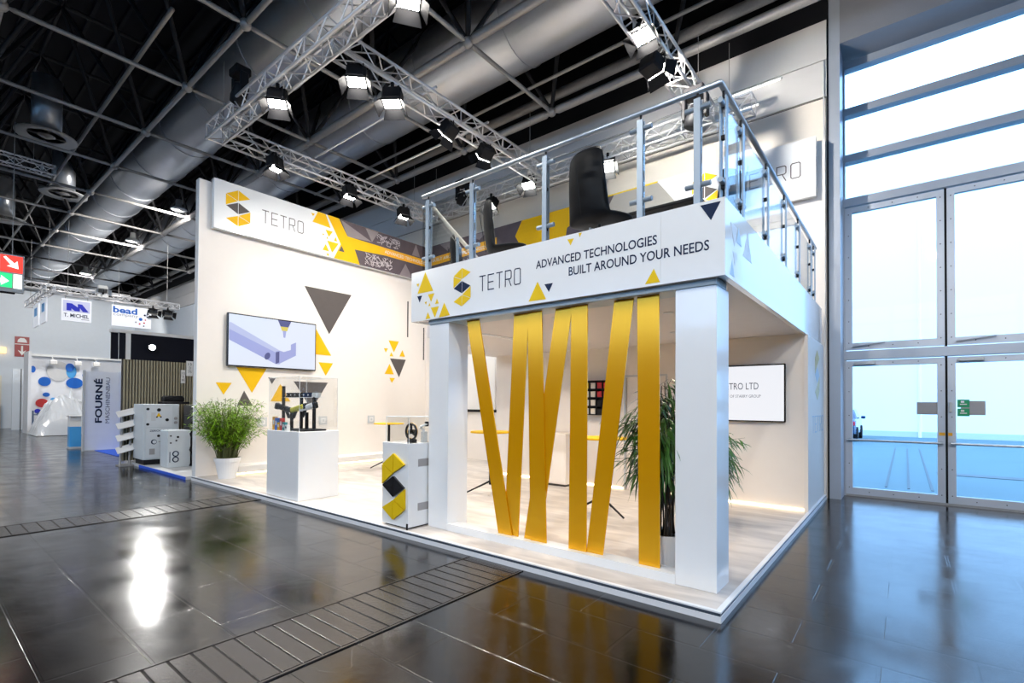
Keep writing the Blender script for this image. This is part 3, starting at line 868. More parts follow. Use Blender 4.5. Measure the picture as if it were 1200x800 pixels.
def lattice(pl, a0, a1, b0, b1, parent, n=60):
    mb = MB(); rr = random.Random(int(a0*100))
    for i in range(n):
        a = rr.uniform(a0, a1); b = rr.uniform(b0, b1); g = rr.uniform(0, PI); L = rr.uniform(.06, .16)
        a2 = min(max(a+math.cos(g)*L, a0), a1); b2 = min(max(b+math.sin(g)*L, b0), b1)
        if abs(a2-a)+abs(b2-b) < .03: continue
        d = Vector((a2-a, b2-b)).normalized(); nx = (-d.y*.007, d.x*.007)
        mb.quad(pl.P(a+nx[0], b+nx[1], .0075), pl.P(a-nx[0], b-nx[1], .0075), pl.P(a2-nx[0], b2-nx[1], .0075), pl.P(a2+nx[0], b2+nx[1], .0075))
    o = mb.build('print_lattice', mat('lattice_white_print', (.62,.56,.58), .5), parent); o['kind'] = 'stuff'
lattice(bp, 4.1, 4.85, 5.72, 5.98, bn, 70); lattice(bp, 3.75, 4.6, 5.08, 5.40, bn, 80)
YP = [[(2.451,6.045),(2.65,6.045),(2.778,5.748),(2.317,5.773)],[(2.69,6.047),(3.0,6.047),(3.235,5.67),(3.5,5.66),(3.437,5.415),(3.594,5.053),(2.873,5.053),(3.053,5.433)],
 [(2.282,5.97),(2.37,5.97),(2.327,5.906)],[(2.645,5.68),(2.835,5.68),(2.735,5.529)],[(2.561,5.566),(2.616,5.566),(2.586,5.522)],[(2.915,5.577),(2.869,5.472),(2.957,5.472)],
 [(2.69,5.43),(2.995,5.43),(2.826,5.17)],[(2.655,5.339),(2.575,5.18),(2.748,5.18)],[(2.673,5.12),(2.749,5.12),(2.713,5.052)],[(2.692,5.531),(2.668,5.472),(2.72,5.472)]]
for i, p in enumerate(YP): plate('print_triangle' if i != 1 else 'print_field', bp, p, M_YEL, bn, .004, .002)
plate('print_stripe', bp, [(3.23,5.675),(4.5,5.675),(4.5,5.48),(3.43,5.40)], M_YEL, bn, .006, .002)
plate('print_stripe', bp, [(4.2,5.675),(5.83,5.675),(5.83,5.478),(4.2,5.47)], M_ORANGE, bn, .007, .002)
plate('print_triangle', bp, [(3.075,5.404),(3.004,5.26),(3.158,5.26)], M_DARKG, bn, .007, .002)
text('lettering', 'ADVANCED TECHNOLOGI', bp, 4.35, 5.53, 1.44, .085, M_WHITEM, bn, .009, bold=.01)
logo(bp, (.687, 5.565), .245, .765, M_YEL, M_DARKG, bn, .003)
tetro(bp, 1.17, 5.42, .93, .28, M_DARKG, bn)

# --- back wall of the stand with its banner
bw = thing('booth_wall', (-5, 5.97, PH), 'white back wall of the stand behind the upper deck', 'wall')
MB().box(WX, -.005, 5.95, 6.0, PH, 6.0).build('wall_board', M_BOOTHW, bw)
bb = thing('banner_lightbox', (-5, 5.88, 5.05), 'banner box behind the railing with yellow wedge, grey slab and logo', 'banner')
MB().box(-9.74, -.12, 5.832, 5.90, 5.05, 6.05).build('box', M_WHITE, bb)
for xx in (-9, -6, -3.4, -.7): MB().box(xx, xx+.06, 5.90, 5.95, 5.3, 5.36).build('bracket', M_STEEL, bb)
qp = Plane((0, 5.832, 0), (1,0,0), (0,0,1))
MB().prism([qp.P(*q, 0) for q in ((-9.74,6.048),(-3.78,6.048),(-4.3,5.052),(-9.74,5.052))], (0,-.003,0)).build('print_field', M_MAUVE, bb)
plate('print_field', qp, [(-6.5,5.70),(-6.29,6.047),(-4.0,6.047),(-4.99,5.58),(-5.1,5.052),(-6.1,5.052)], M_YEL, bb, .003, .002)
plate('print_field', qp, [(-3.80,6.047),(-2.86,6.047),(-2.12,5.052),(-4.4,5.052)], mat('warm_grey_print', (.36,.34,.31), .5), bb, .004, .002)
plate('print_edge', qp, [(-4.0,6.049),(-2.84,6.049),(-2.86,6.02),(-4.0,6.02)], M_YELF, bb, .006, .002)
plate('print_stripe', qp, [(-9.74,5.70),(-7.1,5.80),(-7.1,5.56),(-9.74,5.48)], M_ORANGE, bb, .004, .002)
text('lettering', 'ES BUILT AROUND YOUR NEEDS', qp, -9.7, 5.585, 2.3, .085, M_WHITEM, bb, .006, bold=.01)
for p in ([(-9.2,6.03),(-8.6,6.03),(-8.9,5.8)], [(-8.1,6.03),(-7.4,6.03),(-7.7,5.86)], [(-7.2,5.06),(-6.6,5.06),(-6.9,5.5)]):
    plate('print_triangle', qp, p, M_MAUVEL, bb, .004, .002)
lattice(qp, -8.9, -7.9, 5.1, 5.45, bb, 60)
logo(qp, (-1.93, 5.58), .245, .765, M_YEL, M_DARKG, bb, .003)
tetro(qp, -1.36, 5.42, 1.02, .27, M_DARKG, bb)

# --- plinth with hidden light along the left wall
pl_ = thing('wall_plinth', (-9.65, 3, PH), 'low white plinth with warm light beneath, along the screen wall', 'plinth')
MB().bbox(WX, -9.42, .62, 5.9, .13, .27, .008).build('top_box', M_WHITEM, pl_)
MB().box(WX, -9.6, .7, 5.85, PH, .13).build('foot', M_WHITEM, pl_)
MB().box(-9.6, -9.588, .7, 5.85, PH+.01, .12).build('light_strip', M_LED, pl_)
MB().box(-9.75, -9.6, .64, .7, .085, .125).build('light_strip', M_LED, pl_)

# --- upper deck
dk = thing('upper_deck', (-1.9, 3, 2.55), 'white upper deck with printed fascia, carried above the slatted screen', 'deck')
FX0, FX1, FY = -3.72, -.045, .27
MB().box(FX0, -.556, FY, FY+.05, 2.548, 3.15).build('fascia_panel', M_WHITE, dk)
MB().box(-.554, FX1, FY, FY+.05, 2.548, 3.15).build('fascia_panel', M_WHITE, dk)
MB().box(FX1-.05, FX1, FY+.05, 5.85, 2.548, 3.15).build('side_fascia', M_WHITE, dk)
MB().box(FX0, FX0+.05, FY+.05, 2.3, 2.548, 3.15).build('side_fascia', M_WHITE, dk)
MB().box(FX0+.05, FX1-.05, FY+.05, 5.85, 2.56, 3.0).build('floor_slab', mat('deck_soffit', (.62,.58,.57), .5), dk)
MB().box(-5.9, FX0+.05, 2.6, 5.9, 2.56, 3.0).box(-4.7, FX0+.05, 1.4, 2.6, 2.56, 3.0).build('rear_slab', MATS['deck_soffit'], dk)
MB().box(-3.46, -.125, FY+.05, .60, 2.50, 2.56).build('edge_beam', mat('edge_beam_grey', (.42,.5,.55), .4), dk)
FASCIA = [('y', [(-3.469, 3.127), (-3.607, 2.883), (-3.327, 2.882)]), ('n', [(-3.611, 2.853), (-3.523, 2.852), (-3.567, 2.773)]), ('y', [(-3.418, 2.85), (-3.306, 2.851), (-3.363, 2.757)]), ('y', [(-3.627, 3.007), (-3.576, 3.006), (-3.599, 2.966)]), ('y', [(-3.476, 2.766), (-3.438, 2.77), (-3.451, 2.732)]), ('y', [(-3.261, 2.782), (-3.292, 2.721), (-3.23, 2.721)]), ('y', [(-3.389, 2.747), (-3.409, 2.709), (-3.373, 2.71)]), ('y', [(-3.365, 2.685), (-3.227, 2.687), (-3.294, 2.563)]), ('y', [(-3.138, 2.72), (-3.226, 2.556), (-3.043, 2.563)]), ('y', [(-3.417, 2.64), (-3.458, 2.558), (-3.373, 2.562)]), ('y', [(-1.81, 2.761), (-1.919, 2.577), (-1.706, 2.574)]), ('n', [(-1.727, 2.723), (-1.627, 2.721), (-1.674, 2.64)]), ('y', [(-1.464, 3.109), (-1.394, 3.105), (-1.429, 3.046)]), ('y', [(-1.343, 3.142), (-1.307, 3.141), (-1.329, 3.102)]), ('y', [(-0.613, 2.689), (-0.69, 2.569), (-0.56, 2.569)]), ('n', [(-0.232, 3.124), (-0.077, 3.122), (-0.15, 2.99)])]
fpn = Plane((0, FY, 0), (1,0,0), (0,0,1))
for c, p in FASCIA: plate('triangle', fpn, p, M_YELF if c == 'y' else M_NAVY, dk, .0005, .0015)
logo(fpn, (-2.852, 2.857), .137, .44, M_YELF, M_NAVY, dk, .002)
tetro(fpn, -2.585, 2.768, .565, .17, M_NAVY, dk)
text('lettering', 'ADVANCED TECHNOLOGIES', fpn, -1.83, 2.888, 1.245, .082, M_NAVY, dk, .0005, .0015, bold=.012)
text('lettering', 'BUILT AROUND YOUR NEEDS', fpn, -1.448, 2.76, 1.285, .083, M_NAVY, dk, .0005, .0015, bold=.012)
spn = Plane((FX1, 0, 0), (0,1,0), (0,0,1))
M_PALEB = mat('pale_blue_print', (.42,.55,.68), .4); M_PALEY = mat('pale_yellow_print', (.62,.55,.25), .4); M_PALEG = mat('pale_grey_print', (.62,.64,.66), .4)
for c, p in ((M_PALEG,[(.42,3.0),(.62,3.0),(.52,2.83)]),(M_PALEB,[(.66,3.02),(.74,2.88),(.58,2.88)]),(M_PALEG,[(.48,2.78),(.6,2.78),(.54,2.68)]),(M_PALEB,[(.46,2.7),(.53,2.58),(.39,2.58)]),(M_PALEG,[(.95,3.05),(1.1,2.82),(.8,2.82)])):
    plate('triangle', spn, p, c, dk, .0005, .0015)
# recessed lights in the soffit
dl = None
for i, (x, y, lab) in enumerate(((-2.15, 1.12, 'recessed ceiling light nearest the gold slats'), (-4.04, 3.06, 'recessed ceiling light farthest to the left under the deck'), (-1.48, 3.06, 'recessed ceiling light near the right column'), (-1.0, 1.6, 'recessed ceiling light behind the right column'), (-2.8, 2.6, 'recessed ceiling light in the middle under the deck'))):
    z = 2.56
    t = thing('downlight', (x, y, z), lab, 'lamp', 'recessed lights under the deck')
    MB().lathe([(.04, -.004), (.055, -.006), (.058, 0), (.04, 0)], (x,y,z), 16).build('trim_ring', M_LTGREY, t)
    MB().lathe([(.039, -.003), (.01, -.003)], (x,y,z), 16).build('lens', M_DOWN, t)
    spot('lamp_light', (x, y, z-.012), (x, y, 0), DOWN_W*2, (1, .84, .66), 125, .7, .04, t)

# --- columns
def column(x0, lab):
    t = thing('column', (x0+.165, .5, PH), lab, 'column', 'white columns under the fascia')
    MB().bbox(x0, x0+.33, .335, .665, PH, 2.50, .004).build('shaft', M_WHITE, t)
    return t
column(-3.46, 'glossy white column on the left, beside the small kiosk')
column(-.455, 'glossy white column at the right front corner of the platform')

# --- gold slat screen
ss = thing('slat_screen', (-1.8, .45, PH), 'screen of seven leaning gold mirror slats between the two white columns', 'screen')
MB().box(-3.13, -.455, .335, .50, PH, .16).build('sill', M_WHITE, ss)
ST = [((-2.90,-2.71,2.49),(-2.41,-2.22),.40),((-2.22,-2.03,2.49),(-2.34,-2.15),.415),((-2.03,-1.85,2.49),(-1.98,-1.78),.40),((-1.69,-1.50,2.49),(-2.07,-1.87),.415),
      ((-1.50,-1.32,2.49),(-1.52,-1.325),.40),((-1.05,-.86,2.49),(-1.33,-1.16),.415),((-.82,-.62,2.49),(-.80,-.61),.40)]
for (a0, a1, z1), (b0, b1), yy in ST:
    MB().prism([(b0,yy,.16),(b1,yy,.16),(a1,yy,2.50),(a0,yy,2.50)], (0,.012,0)).build('slat', M_GOLD, ss)

# --- railings
def post(x, y, along, parent, ztop=4.07, glass_sides=(-1,1), zb=3.0):
    d = (1,0) if along == 'x' else (0,1)
    mb = MB()
    n = (d[1], d[0])
    for s in (-1,1):
        cx, cy = x + n[0]*s*.022, y + n[1]*s*.022
        hx = .006 if along == 'y' else .026; hy = .006 if along == 'x' else .026
        mb.box(cx-hx, cx+hx, cy-hy, cy+hy, zb, ztop-.04)
    p = mb.build('post', M_POST, parent)
    q = MB()
    for zz in (zb+.3, 3.35, 3.7, ztop-.1):
        q.box(x-.02, x+.02, y-.02, y+.02, zz-.015, zz+.015)
    q.tube((x, y, ztop-.05), (x, y, ztop+.02), .011, 8)
    q.build('spacer', M_BLACK, p)
    for zz in (3.33, 3.96):
        for s in glass_sides:
            q = MB()
            a = (x+d[0]*s*.02, y+d[1]*s*.02, zz); b = (x+d[0]*s*.10, y+d[1]*s*.10, zz)
            q.tube(a, b, .022, 10)
            q.build('clamp', M_POST, p)
    return p
rf = thing('glass_railing', (-1.8, .36, 3.15), 'glass railing with steel posts along the front edge of the deck', 'railing')
RY = .36
fxs = (-3.52, -2.78, -1.78, -.77, -.28)
for x in fxs: post(x, RY, 'x', rf)
MB().tube((-3.63, RY, 4.1), (-.105, RY, 4.1), .024, 14).build('handrail', M_RAIL, rf, smooth=True)
ends = [-3.66] + list(fxs) + [-.10]
for a, b in zip(ends, ends[1:]):
    MB().box(a+.03, b-.03, RY-.005, RY+.005, 3.0, 3.99).build('glass_pane', M_GLASSR, rf)
rs = thing('glass_railing', (-.105, 2.9, 3.15), 'glass railing with steel posts along the window side of the deck', 'railing')
SXX = -.105
sys_ = (.45, .97, 1.97, 2.95, 3.92, 4.97, 5.36)
for y in sys_: post(SXX, y, 'y', rs)
MB().tube((SXX, .36, 4.1), (SXX, 5.6, 4.1), .024, 14).sphere((SXX, .36, 4.1), .024, 10, 6).build('handrail', M_RAIL, rs, smooth=True)
for a, b in zip(sys_, sys_[1:]):
    MB().box(SXX-.005, SXX+.005, a+.03, b-.03, 3.0, 3.99).build('glass_pane', M_GLASSR, rs)
rl = thing('stair_railing', (-3.62, 1.0, 3.0), 'stair handrail dropping from the left end of the deck railing', 'railing')
MB().tube((-3.60, .42, 4.05), (-3.62, 1.9, 3.27), .026, 12).build('handrail', mat('pale_wood_rail', (.62,.58,.5), .4), rl, smooth=True)
MB().tube((-3.61, .95, 3.0), (-3.61, .95, 3.76), .02, 8).build('post', M_POST, rl)
MB().prism([(-3.605, .5, 3.01), (-3.605, 1.85, 3.01), (-3.605, 1.85, 3.2), (-3.605, .5, 3.92)], (-.01,0,0)).build('glass_pane', M_GLASSR, rl)

# --- chairs and table on the deck
def chair(loc, rz, lab, tall=.62):
    t = thing('shell_chair', loc, lab, 'chair', 'black shell chairs on the deck', rz)
    # local: +y is where the sitter faces
    prof = [(.26,.43),(.22,.455),(.1,.455),(-.05,.44),(-.17,.44),(-.235,.48),(-.265,.58),(-.285,.74),(-.30,.90),(-.305,.44+tall)]
    nx = 9; mb = MB(); vs = []
    for j, (py, pz) in enumerate(prof):
        back = max(0, min(1, (j-3)/3)); k = j/(len(prof)-1)
        hw = .30 if j < 6 else .30 - .05*(j-5)/4
        if j == 0: hw = .25
        for i in range(nx):
            s = -1 + 2*i/(nx-1)
            lift = .05*(s*s)**1.5*(1-back); fwd = .10*(s*s)**1.3*back
            vs.append((s*hw, py+fwd, pz+lift))
    fs = [(j*nx+i, j*nx+i+1, (j+1)*nx+i+1, (j+1)*nx+i) for j in range(len(prof)-1) for i in range(nx-1)]
    sh = mb.add(vs, fs).build('shell', M_CHAIR, t, smooth=True, local=True)
    m1 = sh.modifiers.new('thick', 'SOLIDIFY'); m1.thickness = .055; m1.offset = -1
    m2 = sh.modifiers.new('soft', 'SUBSURF'); m2.levels = 1; m2.render_levels = 1
    MB().tube((0,-.262,.5), (0,-.345,.98), .004, 5).build('back_seam', M_BLACK, t, local=True)
    for sx in (-1,1):
        for sy in (-1,1):
            MB().tube((sx*.13, -.02+sy*.11, .40), (sx*.235, -.02+sy*.235, 0), .014, 8, .009).build('leg', M_BLACK, t, local=True)
    MB().tube((-.14,-.02,.395), (.14,-.02,.395), .012, 6).tube((0,-.14,.395), (0,.1,.395), .012, 6).build('under_frame', M_RAIL, t, local=True)
    return t
DZ = 3.0
chair((-1.52, .98, DZ), R(-14), 'large black shell chair seen from behind, just inside the railing', .74)
chair((-2.98, 1.20, DZ), R(-50), 'black shell chair seen from the side, second from the left railing end', .68)
chair((-4.22, 1.82, DZ), R(-58), 'black shell chair mostly hidden near the left railing end', .68)
ub = thing('meeting_table', (-1.15, 2.0, DZ), 'black edged table partly hidden behind the big chair', 'table')
MB().bbox(-1.65, -.65, 1.55, 2.45, 3.72, 3.76, .01).build('table_top', M_BLACK, ub)
MB().tube((-1.15, 2.0, DZ), (-1.15, 2.0, 3.72), .04, 12).build('pole', M_BLACK, ub)
MB().lathe([(.3, 0), (.3, .015), (.05, .04)], (-1.15, 2.0, DZ), 20).build('foot', M_BLACK, ub)
chair((-.55, 1.75, DZ), R(80), 'black shell chair low behind the post near the railing corner', .50)

# --- room under the deck
iw = thing('booth_wall', (-2.8, 4.25, PH), 'warm white inner wall with glowing base line behind the gold slats', 'wall')
MB().box(-5.72, -2.77, 4.25, 4.31, PH, 2.56).box(-2.06, -.081, 4.25, 4.31, PH, 2.56).box(-2.77, -2.06, 4.25, 4.31, 2.04, 2.56).build('wall_board', M_WARMW, iw)
MB().box(-5.6, -2.82, 4.238, 4.25, PH+.004, PH+.03).build('light_strip', M_LED, iw)
MB().box(-2.0, -.085, 4.238, 4.25, PH+.004, PH+.03).build('light_strip', M_LED, iw)
dr = thing('room_door', (-2.41, 4.27, PH), 'plain white door with grey frame in the inner wall', 'door')
MB().box(-2.76, -2.07, 4.262, 4.30, PH, 2.035).build('leaf', M_WARMW, dr)
MB().box(-2.80, -2.03, 4.235, 4.249, 2.03, 2.06).box(-2.80, -2.77, 4.235, 4.249, PH, 2.03).box(-2.06, -2.03, 4.235, 4.249, PH, 2.03).build('frame', M_LTGREY, dr)
MB().tube((-2.70, 4.20, 1.1), (-2.58, 4.20, 1.1), .011, 8).tube((-2.70, 4.20, 1.1), (-2.70, 4.262, 1.1), .011, 8).build('handle', M_RAIL, dr)
# side panel to the window, with logo, and store room wall
sw = thing('booth_wall', (-.05, 5.1, PH), 'narrow white side wall panel with vertical logo facing the windows', 'wall')
MB().box(-.08, -.03, 4.235, 5.945, PH, 2.547).build('wall_board', M_BOOTHW, sw)
MB().box(-.078, -.032, 5.0, 5.01, PH, 2.545).build('joint', M_LTGREY, sw)
sp2 = Plane((-.03, 0, 0), (0,1,0), (0,0,1))
logo(sp2, (5.15, 2.02), .24, .78, M_PALEY, M_PALEB, sw, .002)
tetro(Plane((-.03, 0, 0), (0,1,0), (0,0,1)), 4.62, 1.15, 1.2, .25, M_PALEB, sw)

def tv(name, lab, box, face, lines):
    t = thing(name, ((box[0]+box[1])/2, (box[2]+box[3])/2, box[4]), lab, 'screen')
    return t
t = thing('wall_screen', (-9.85, 1.5, 2.3), 'wide wall screen showing a machined bar, on the white wall', 'screen')
MB().bbox(-9.865, -9.80, .53, 2.47, 2.295, 3.40, .01).build('casing', M_BLACKG, t)
MB().box(WX, -9.865, 1.1, 1.9, 2.6, 3.1).build('wall_bracket', M_BLACK, t)
MB().box(-9.80, -9.798, .555, 2.445, 2.325, 3.375).build('panel', M_SCREEN, t)
tp = Plane((-9.798, 0, 0), (0,1,0), (0,0,1))
plate('picture_bar', tp, [(.56,3.2),(.60,3.2),(1.62,2.70),(1.62,2.40),(1.52,2.40),(.56,2.86)], M_SCRPAL, t, 0, .001)
plate('picture_bar', tp, [(.56,3.06),(1.60,2.62),(1.60,2.40),(1.52,2.40),(.56,2.84)], M_SCRLIL, t, .001, .001)
plate('picture_bracket', tp, [(1.52,2.40),(1.62,2.42),(1.98,2.62),(1.98,2.92),(1.86,2.86),(1.86,2.74),(1.70,2.68),(1.62,2.70),(1.52,2.68)], M_SCRLIL, t, .002, .001)
plate('picture_bracket', tp, [(1.52,2.40),(1.60,2.44),(1.60,2.68),(1.52,2.66)], M_SCRDRK, t, .003, .001)
plate('picture_hole', tp, [(1.34+.06*math.cos(a*PI/6)+.02*math.sin(a*PI/6), 2.56+.08*math.sin(a*PI/6)) for a in range(12)], M_SCRDRK, t, .003, .001)
plate('picture_drill', tp, [(1.56,3.375),(1.86,3.375),(1.80,3.24),(1.62,3.24)], M_SCRDRK, t, .002, .001)
plate('picture_drill', tp, [(1.62,3.24),(1.80,3.24),(1.77,3.15),(1.65,3.15)], M_SCRYEL, t, .002, .001)
plate('picture_drill', tp, [(1.67,3.15),(1.75,3.15),(1.73,3.0),(1.69,3.0)], M_SCRLIL, t, .002, .001)
t = thing('wall_screen', (-.9, 4.2, 1.3), 'white wall screen with company name on the inner wall by the right column', 'screen')
MB().bbox(-1.72, -.30, 4.195, 4.235, 1.31, 2.15, .008).build('casing', M_BLACKG, t)
MB().box(-1.3, -.8, 4.235, 4.25, 1.5, 1.9).build('wall_bracket', M_BLACK, t)
MB().box(-1.70, -.32, 4.193, 4.195, 1.33, 2.13).build('panel', M_SCREEN2, t)
tp2 = Plane((0, 4.193, 0), (1,0,0), (0,0,1))
text('lettering', 'TETRO LTD', tp2, -1.165, 1.785, .515, .10, M_SCRTXT, t, 0, .001)
text('lettering', 'PART OF STARRY GROUP', tp2, -1.17, 1.665, .55, .042, M_SCRTXT, t, 0, .001)
t = thing('white_board', (-7.75, 5.93, 1.34), 'large white board with black lower edge on the far back wall', 'board')
MB().box(-8.35, -7.2, 5.91, 5.95, 1.40, 3.1).build('panel', M_WHITEM, t)
MB().box(-8.37, -7.18, 5.90, 5.95, 1.33, 1.40).build('lower_rail', M_BLACK, t)

# small wall cabinet of samples
t = thing('sample_shelf', (-3.3, 4.2, 1.36), 'black wall rack with pale and red sample boxes on the inner wall', 'shelf')
MB().box(-3.56, -3.025, 4.235, 4.25, 1.36, 1.98).build('back_board', M_BLACK, t)
for x in (-3.56, -3.43, -3.30, -3.17, -3.04): MB().box(x, x+.015, 4.12, 4.235, 1.36, 1.98).build('upright', M_BLACK, t)
for z in (1.36, 1.51, 1.665, 1.82, 1.965): MB().box(-3.545, -3.04, 4.12, 4.235, z, z+.015).build('shelf_board', M_BLACK, t)
cols = {0:(M_YELF, mat('sample_cream', (.75,.7,.6), .4)), 1:(MATS['sample_cream'],), 2:(M_RED,)}
rowc = ('top', 'second', 'third', 'bottom')
for r_ in range(4):
    for c_ in range(4):
        mm = (M_YELF if c_ == 0 and r_ == 0 else MATS['sample_cream'] if c_ == 1 or (c_ == 0 and r_ == 1) else M_RED if c_ >= 2 and r_ < 2 else M_LTGREY if c_ == 0 else M_BLACK)
        cname = {M_YELF.name:'yellow', 'sample_cream':'cream', M_RED.name:'red', M_LTGREY.name:'grey', M_BLACK.name:'black'}[mm.name]
        x = -3.535 + c_*.13; z = 1.836 - r_*.1537
        o = thing('sample_box', (x+.06, 4.18, z), '%s sample box in the %s row, %s column of the black wall rack' % (cname, rowc[r_], ('left','second','third','right')[c_]), 'box', 'sample boxes in the wall rack')
        MB().bbox(x, x+.095, 4.13, 4.225, z, z+.085, .006).build('box', mm, o)
        MB().bbox(x-.003, x+.098, 4.127, 4.228, z+.085, z+.105, .004).build('lid', mm, o)
t = thing('low_cabinet', (-4.0, 4.0, PH), 'plain white low cabinet against the inner wall behind the slats', 'cabinet')
MB().bbox(-4.25, -3.68, 3.75, 4.23, PH+.04, 1.02, .004).build('body', M_WARMW, t)
MB().box(-4.22, -3.71, 3.78, 4.2, PH, PH+.04).build('foot', M_DARKG, t)
MB().box(-4.23, -3.97, 3.742, 3.75, PH+.06, 1.0).build('door', M_WARMW, t)
MB().box(-3.96, -3.70, 3.742, 3.75, PH+.06, 1.0).build('door', M_WARMW, t)

# --- bar tables
def bartable(x, y, lab, rot):
    t = thing('bar_table', (x, y, PH), lab, 'table', 'round yellow topped bar tables')
    MB().lathe([(.02, 1.0), (.33, 1.0), (.335, 1.012), (.33, 1.025), (.02, 1.025)], (x, y, PH), 32).build('table_top', M_YEL, t)
    MB().tube((x, y, PH+.16), (x, y, PH+1.0), .028, 12).build('pole', M_BLACK, t)
    for i in range(3):
        a = rot + i*2*PI/3
        MB().tube((x, y, PH+.22), (x+.42*math.cos(a), y+.42*math.sin(a), PH+.012), .016, 8, .012).build('foot', M_BLACK, t)
bartable(-8.05, 3.25, 'bar table with yellow top in the open area, seen above the small kiosk', R(215))
bartable(-4.25, 2.38, 'bar table with yellow top behind the leftmost gold slat', R(215))
bartable(-2.2, 2.33, 'bar table with yellow top behind the middle gold slats', R(-20))

# --- display pedestal with acrylic case
def case(parent, x0, x1, y0, y1, z0, z1, t=.008):
    for (a, b, c, d) in ((x0,x1,y0,y0+t),(x0,x1,y1-t,y1),(x0,x0+t,y0+t,y1-t),(x1-t,x1,y0+t,y1-t)):
        MB().box(a, b, c, d, z0, z1-t).build('case_pane', M_GLASSC, parent)
    MB().box(x0, x1, y0, y1, z1-t, z1).build('case_pane', M_GLASSC, parent)
    e = MB(); r = .004
    for x in (x0, x1):
        for y in (y0, y1): e.tube((x,y,z0), (x,y,z1), r, 5)
    for y in (y0, y1): e.tube((x0,y,z1), (x1,y,z1), r, 5)
    for x in (x0, x1): e.tube((x,y0,z1), (x,y1,z1), r, 5)
    e.build('case_edges', mat('acrylic_edge', (.72,.76,.78), .2), parent)
PX0, PX1, PY0, PY1, PZ = -7.03, -6.03, .07, .74, 1.115
t = thing('display_pedestal', ((PX0+PX1)/2, .4, PH), 'tall white display pedestal with clear case full of tools', 'pedestal')
MB().bbox(PX0, PX1, PY0, PY1, PH, PZ, .006).build('body', M_WHITE, t)
case(t, PX0+.02, PX1-.02, PY0+.02, PY1-.02, PZ, 1.95)
rk = thing('tool_stand', (-6.5, .4, PZ), 'black tool stand with clear shelf inside the display case', 'stand')
for (x, y, z) in ((-6.86,.25,1.82),(-6.59,.25,1.42),(-6.50,.36,1.64),(-6.35,.37,1.40),(-6.22,.42,1.64)):
    MB().box(x-.026, x+.026, y-.016, y+.016, PZ, z).build('upright', M_BLACK, rk)
def shp(t_, d=0): return (-6.88 + .78*t_, .25 + .21*t_ + d)
a_, b_ = shp(0), shp(1)
MB().prism([(a_[0],a_[1]-.02,1.632),(b_[0],b_[1]-.02,1.632),(b_[0],b_[1]+.09,1.632),(a_[0],a_[1]+.09,1.632)], (0,0,.008)).build('shelf', M_LTGREY, rk)
MB().bbox(-6.66, -6.1, .2, .56, PZ, PZ+.025, .005).build('base_plate', M_BLACK, rk)
for i in range(8):
    x, y_ = shp(.1 + .115*i, -.005)
    mm = (M_BLACK, M_BLACK, M_BLACK, M_BLACK, M_NAVY, M_NAVY, M_LTGREY, M_LTGREY)[i]
    o = thing('tool_insert', (x, y_, 1.64), 'small %s tool insert, number %s from the left on the clear shelf' % (('black','black','black','black','dark blue','dark blue','pale grey','pale grey')[i], ('one','two','three','four','five','six','seven','eight')[i]), 'tool part', 'tool inserts on the clear shelf')
    MB().prism([(x-.025,y_,1.641),(x+.02,y_,1.641),(x+.045,y_,1.71),(x,y_,1.71)], (0,.05,0)).build('body', mm, o)
    MB().tube((x+.01,y_-.01,1.675), (x+.01,y_,1.675), .01, 8).build('stud', M_LTGREY, o)
def scanner(c, rz, mm, lab):
    o = thing('hand_tool', c, lab, 'tool', None, rz)
    MB().bbox(-.16, .14, -.05, .05, -.03, .05, .02).xf(Matrix.Rotation(R(14), 4, 'Y')).build('body', mm, o, local=True)
    MB().bbox(-.2, -.13, -.04, .04, -.045, .055, .015).xf(Matrix.Rotation(R(14), 4, 'Y')).build('head', M_BLACK, o, local=True)
    MB().tube((.04,0,-.02), (.1,0,-.14), .025, 8).build('grip', M_BLACK, o, local=True)
scanner((-6.76, .22, 1.45), R(15), M_BLACKG, 'black hand tool resting on the left stand post in the case')
scanner((-6.43, .27, 1.45), R(195), mat('olive_yellow', (.45,.42,.04), .4), 'yellow green hand tool in the middle of the case')
scanner((-6.26, .33, 1.47), R(195), M_LTGREY, 'pale grey hand tool at the right side of the case')
for i, (x, y, h, mm, nm) in enumerate(((-6.95,.16,.21,M_ORANGE,'orange'),(-6.86,.155,.19,M_BLUE,'blue'),(-6.77,.15,.12,M_YEL,'yellow'),(-6.68,.145,.19,M_RED,'red'),(-6.59,.14,.13,mat('teal_box',(.03,.25,.28),.4),'teal'),(-6.50,.135,.09,M_WHITEM,'white'))):
    o = thing('small_box', (x, y, PZ), 'small %s carton at the front left of the display case' % nm, 'box', 'small cartons in the display case')
    MB().bbox(x-.041, x+.041, y-.025, y+.025, PZ, PZ+h, .003).build('carton', mm, o)
    MB().box(x-.02, x+.02, y-.0265, y-.025, PZ+h*.4, PZ+h*.75).build('label_patch', M_WHITEM if i != 5 else M_NAVY, o)

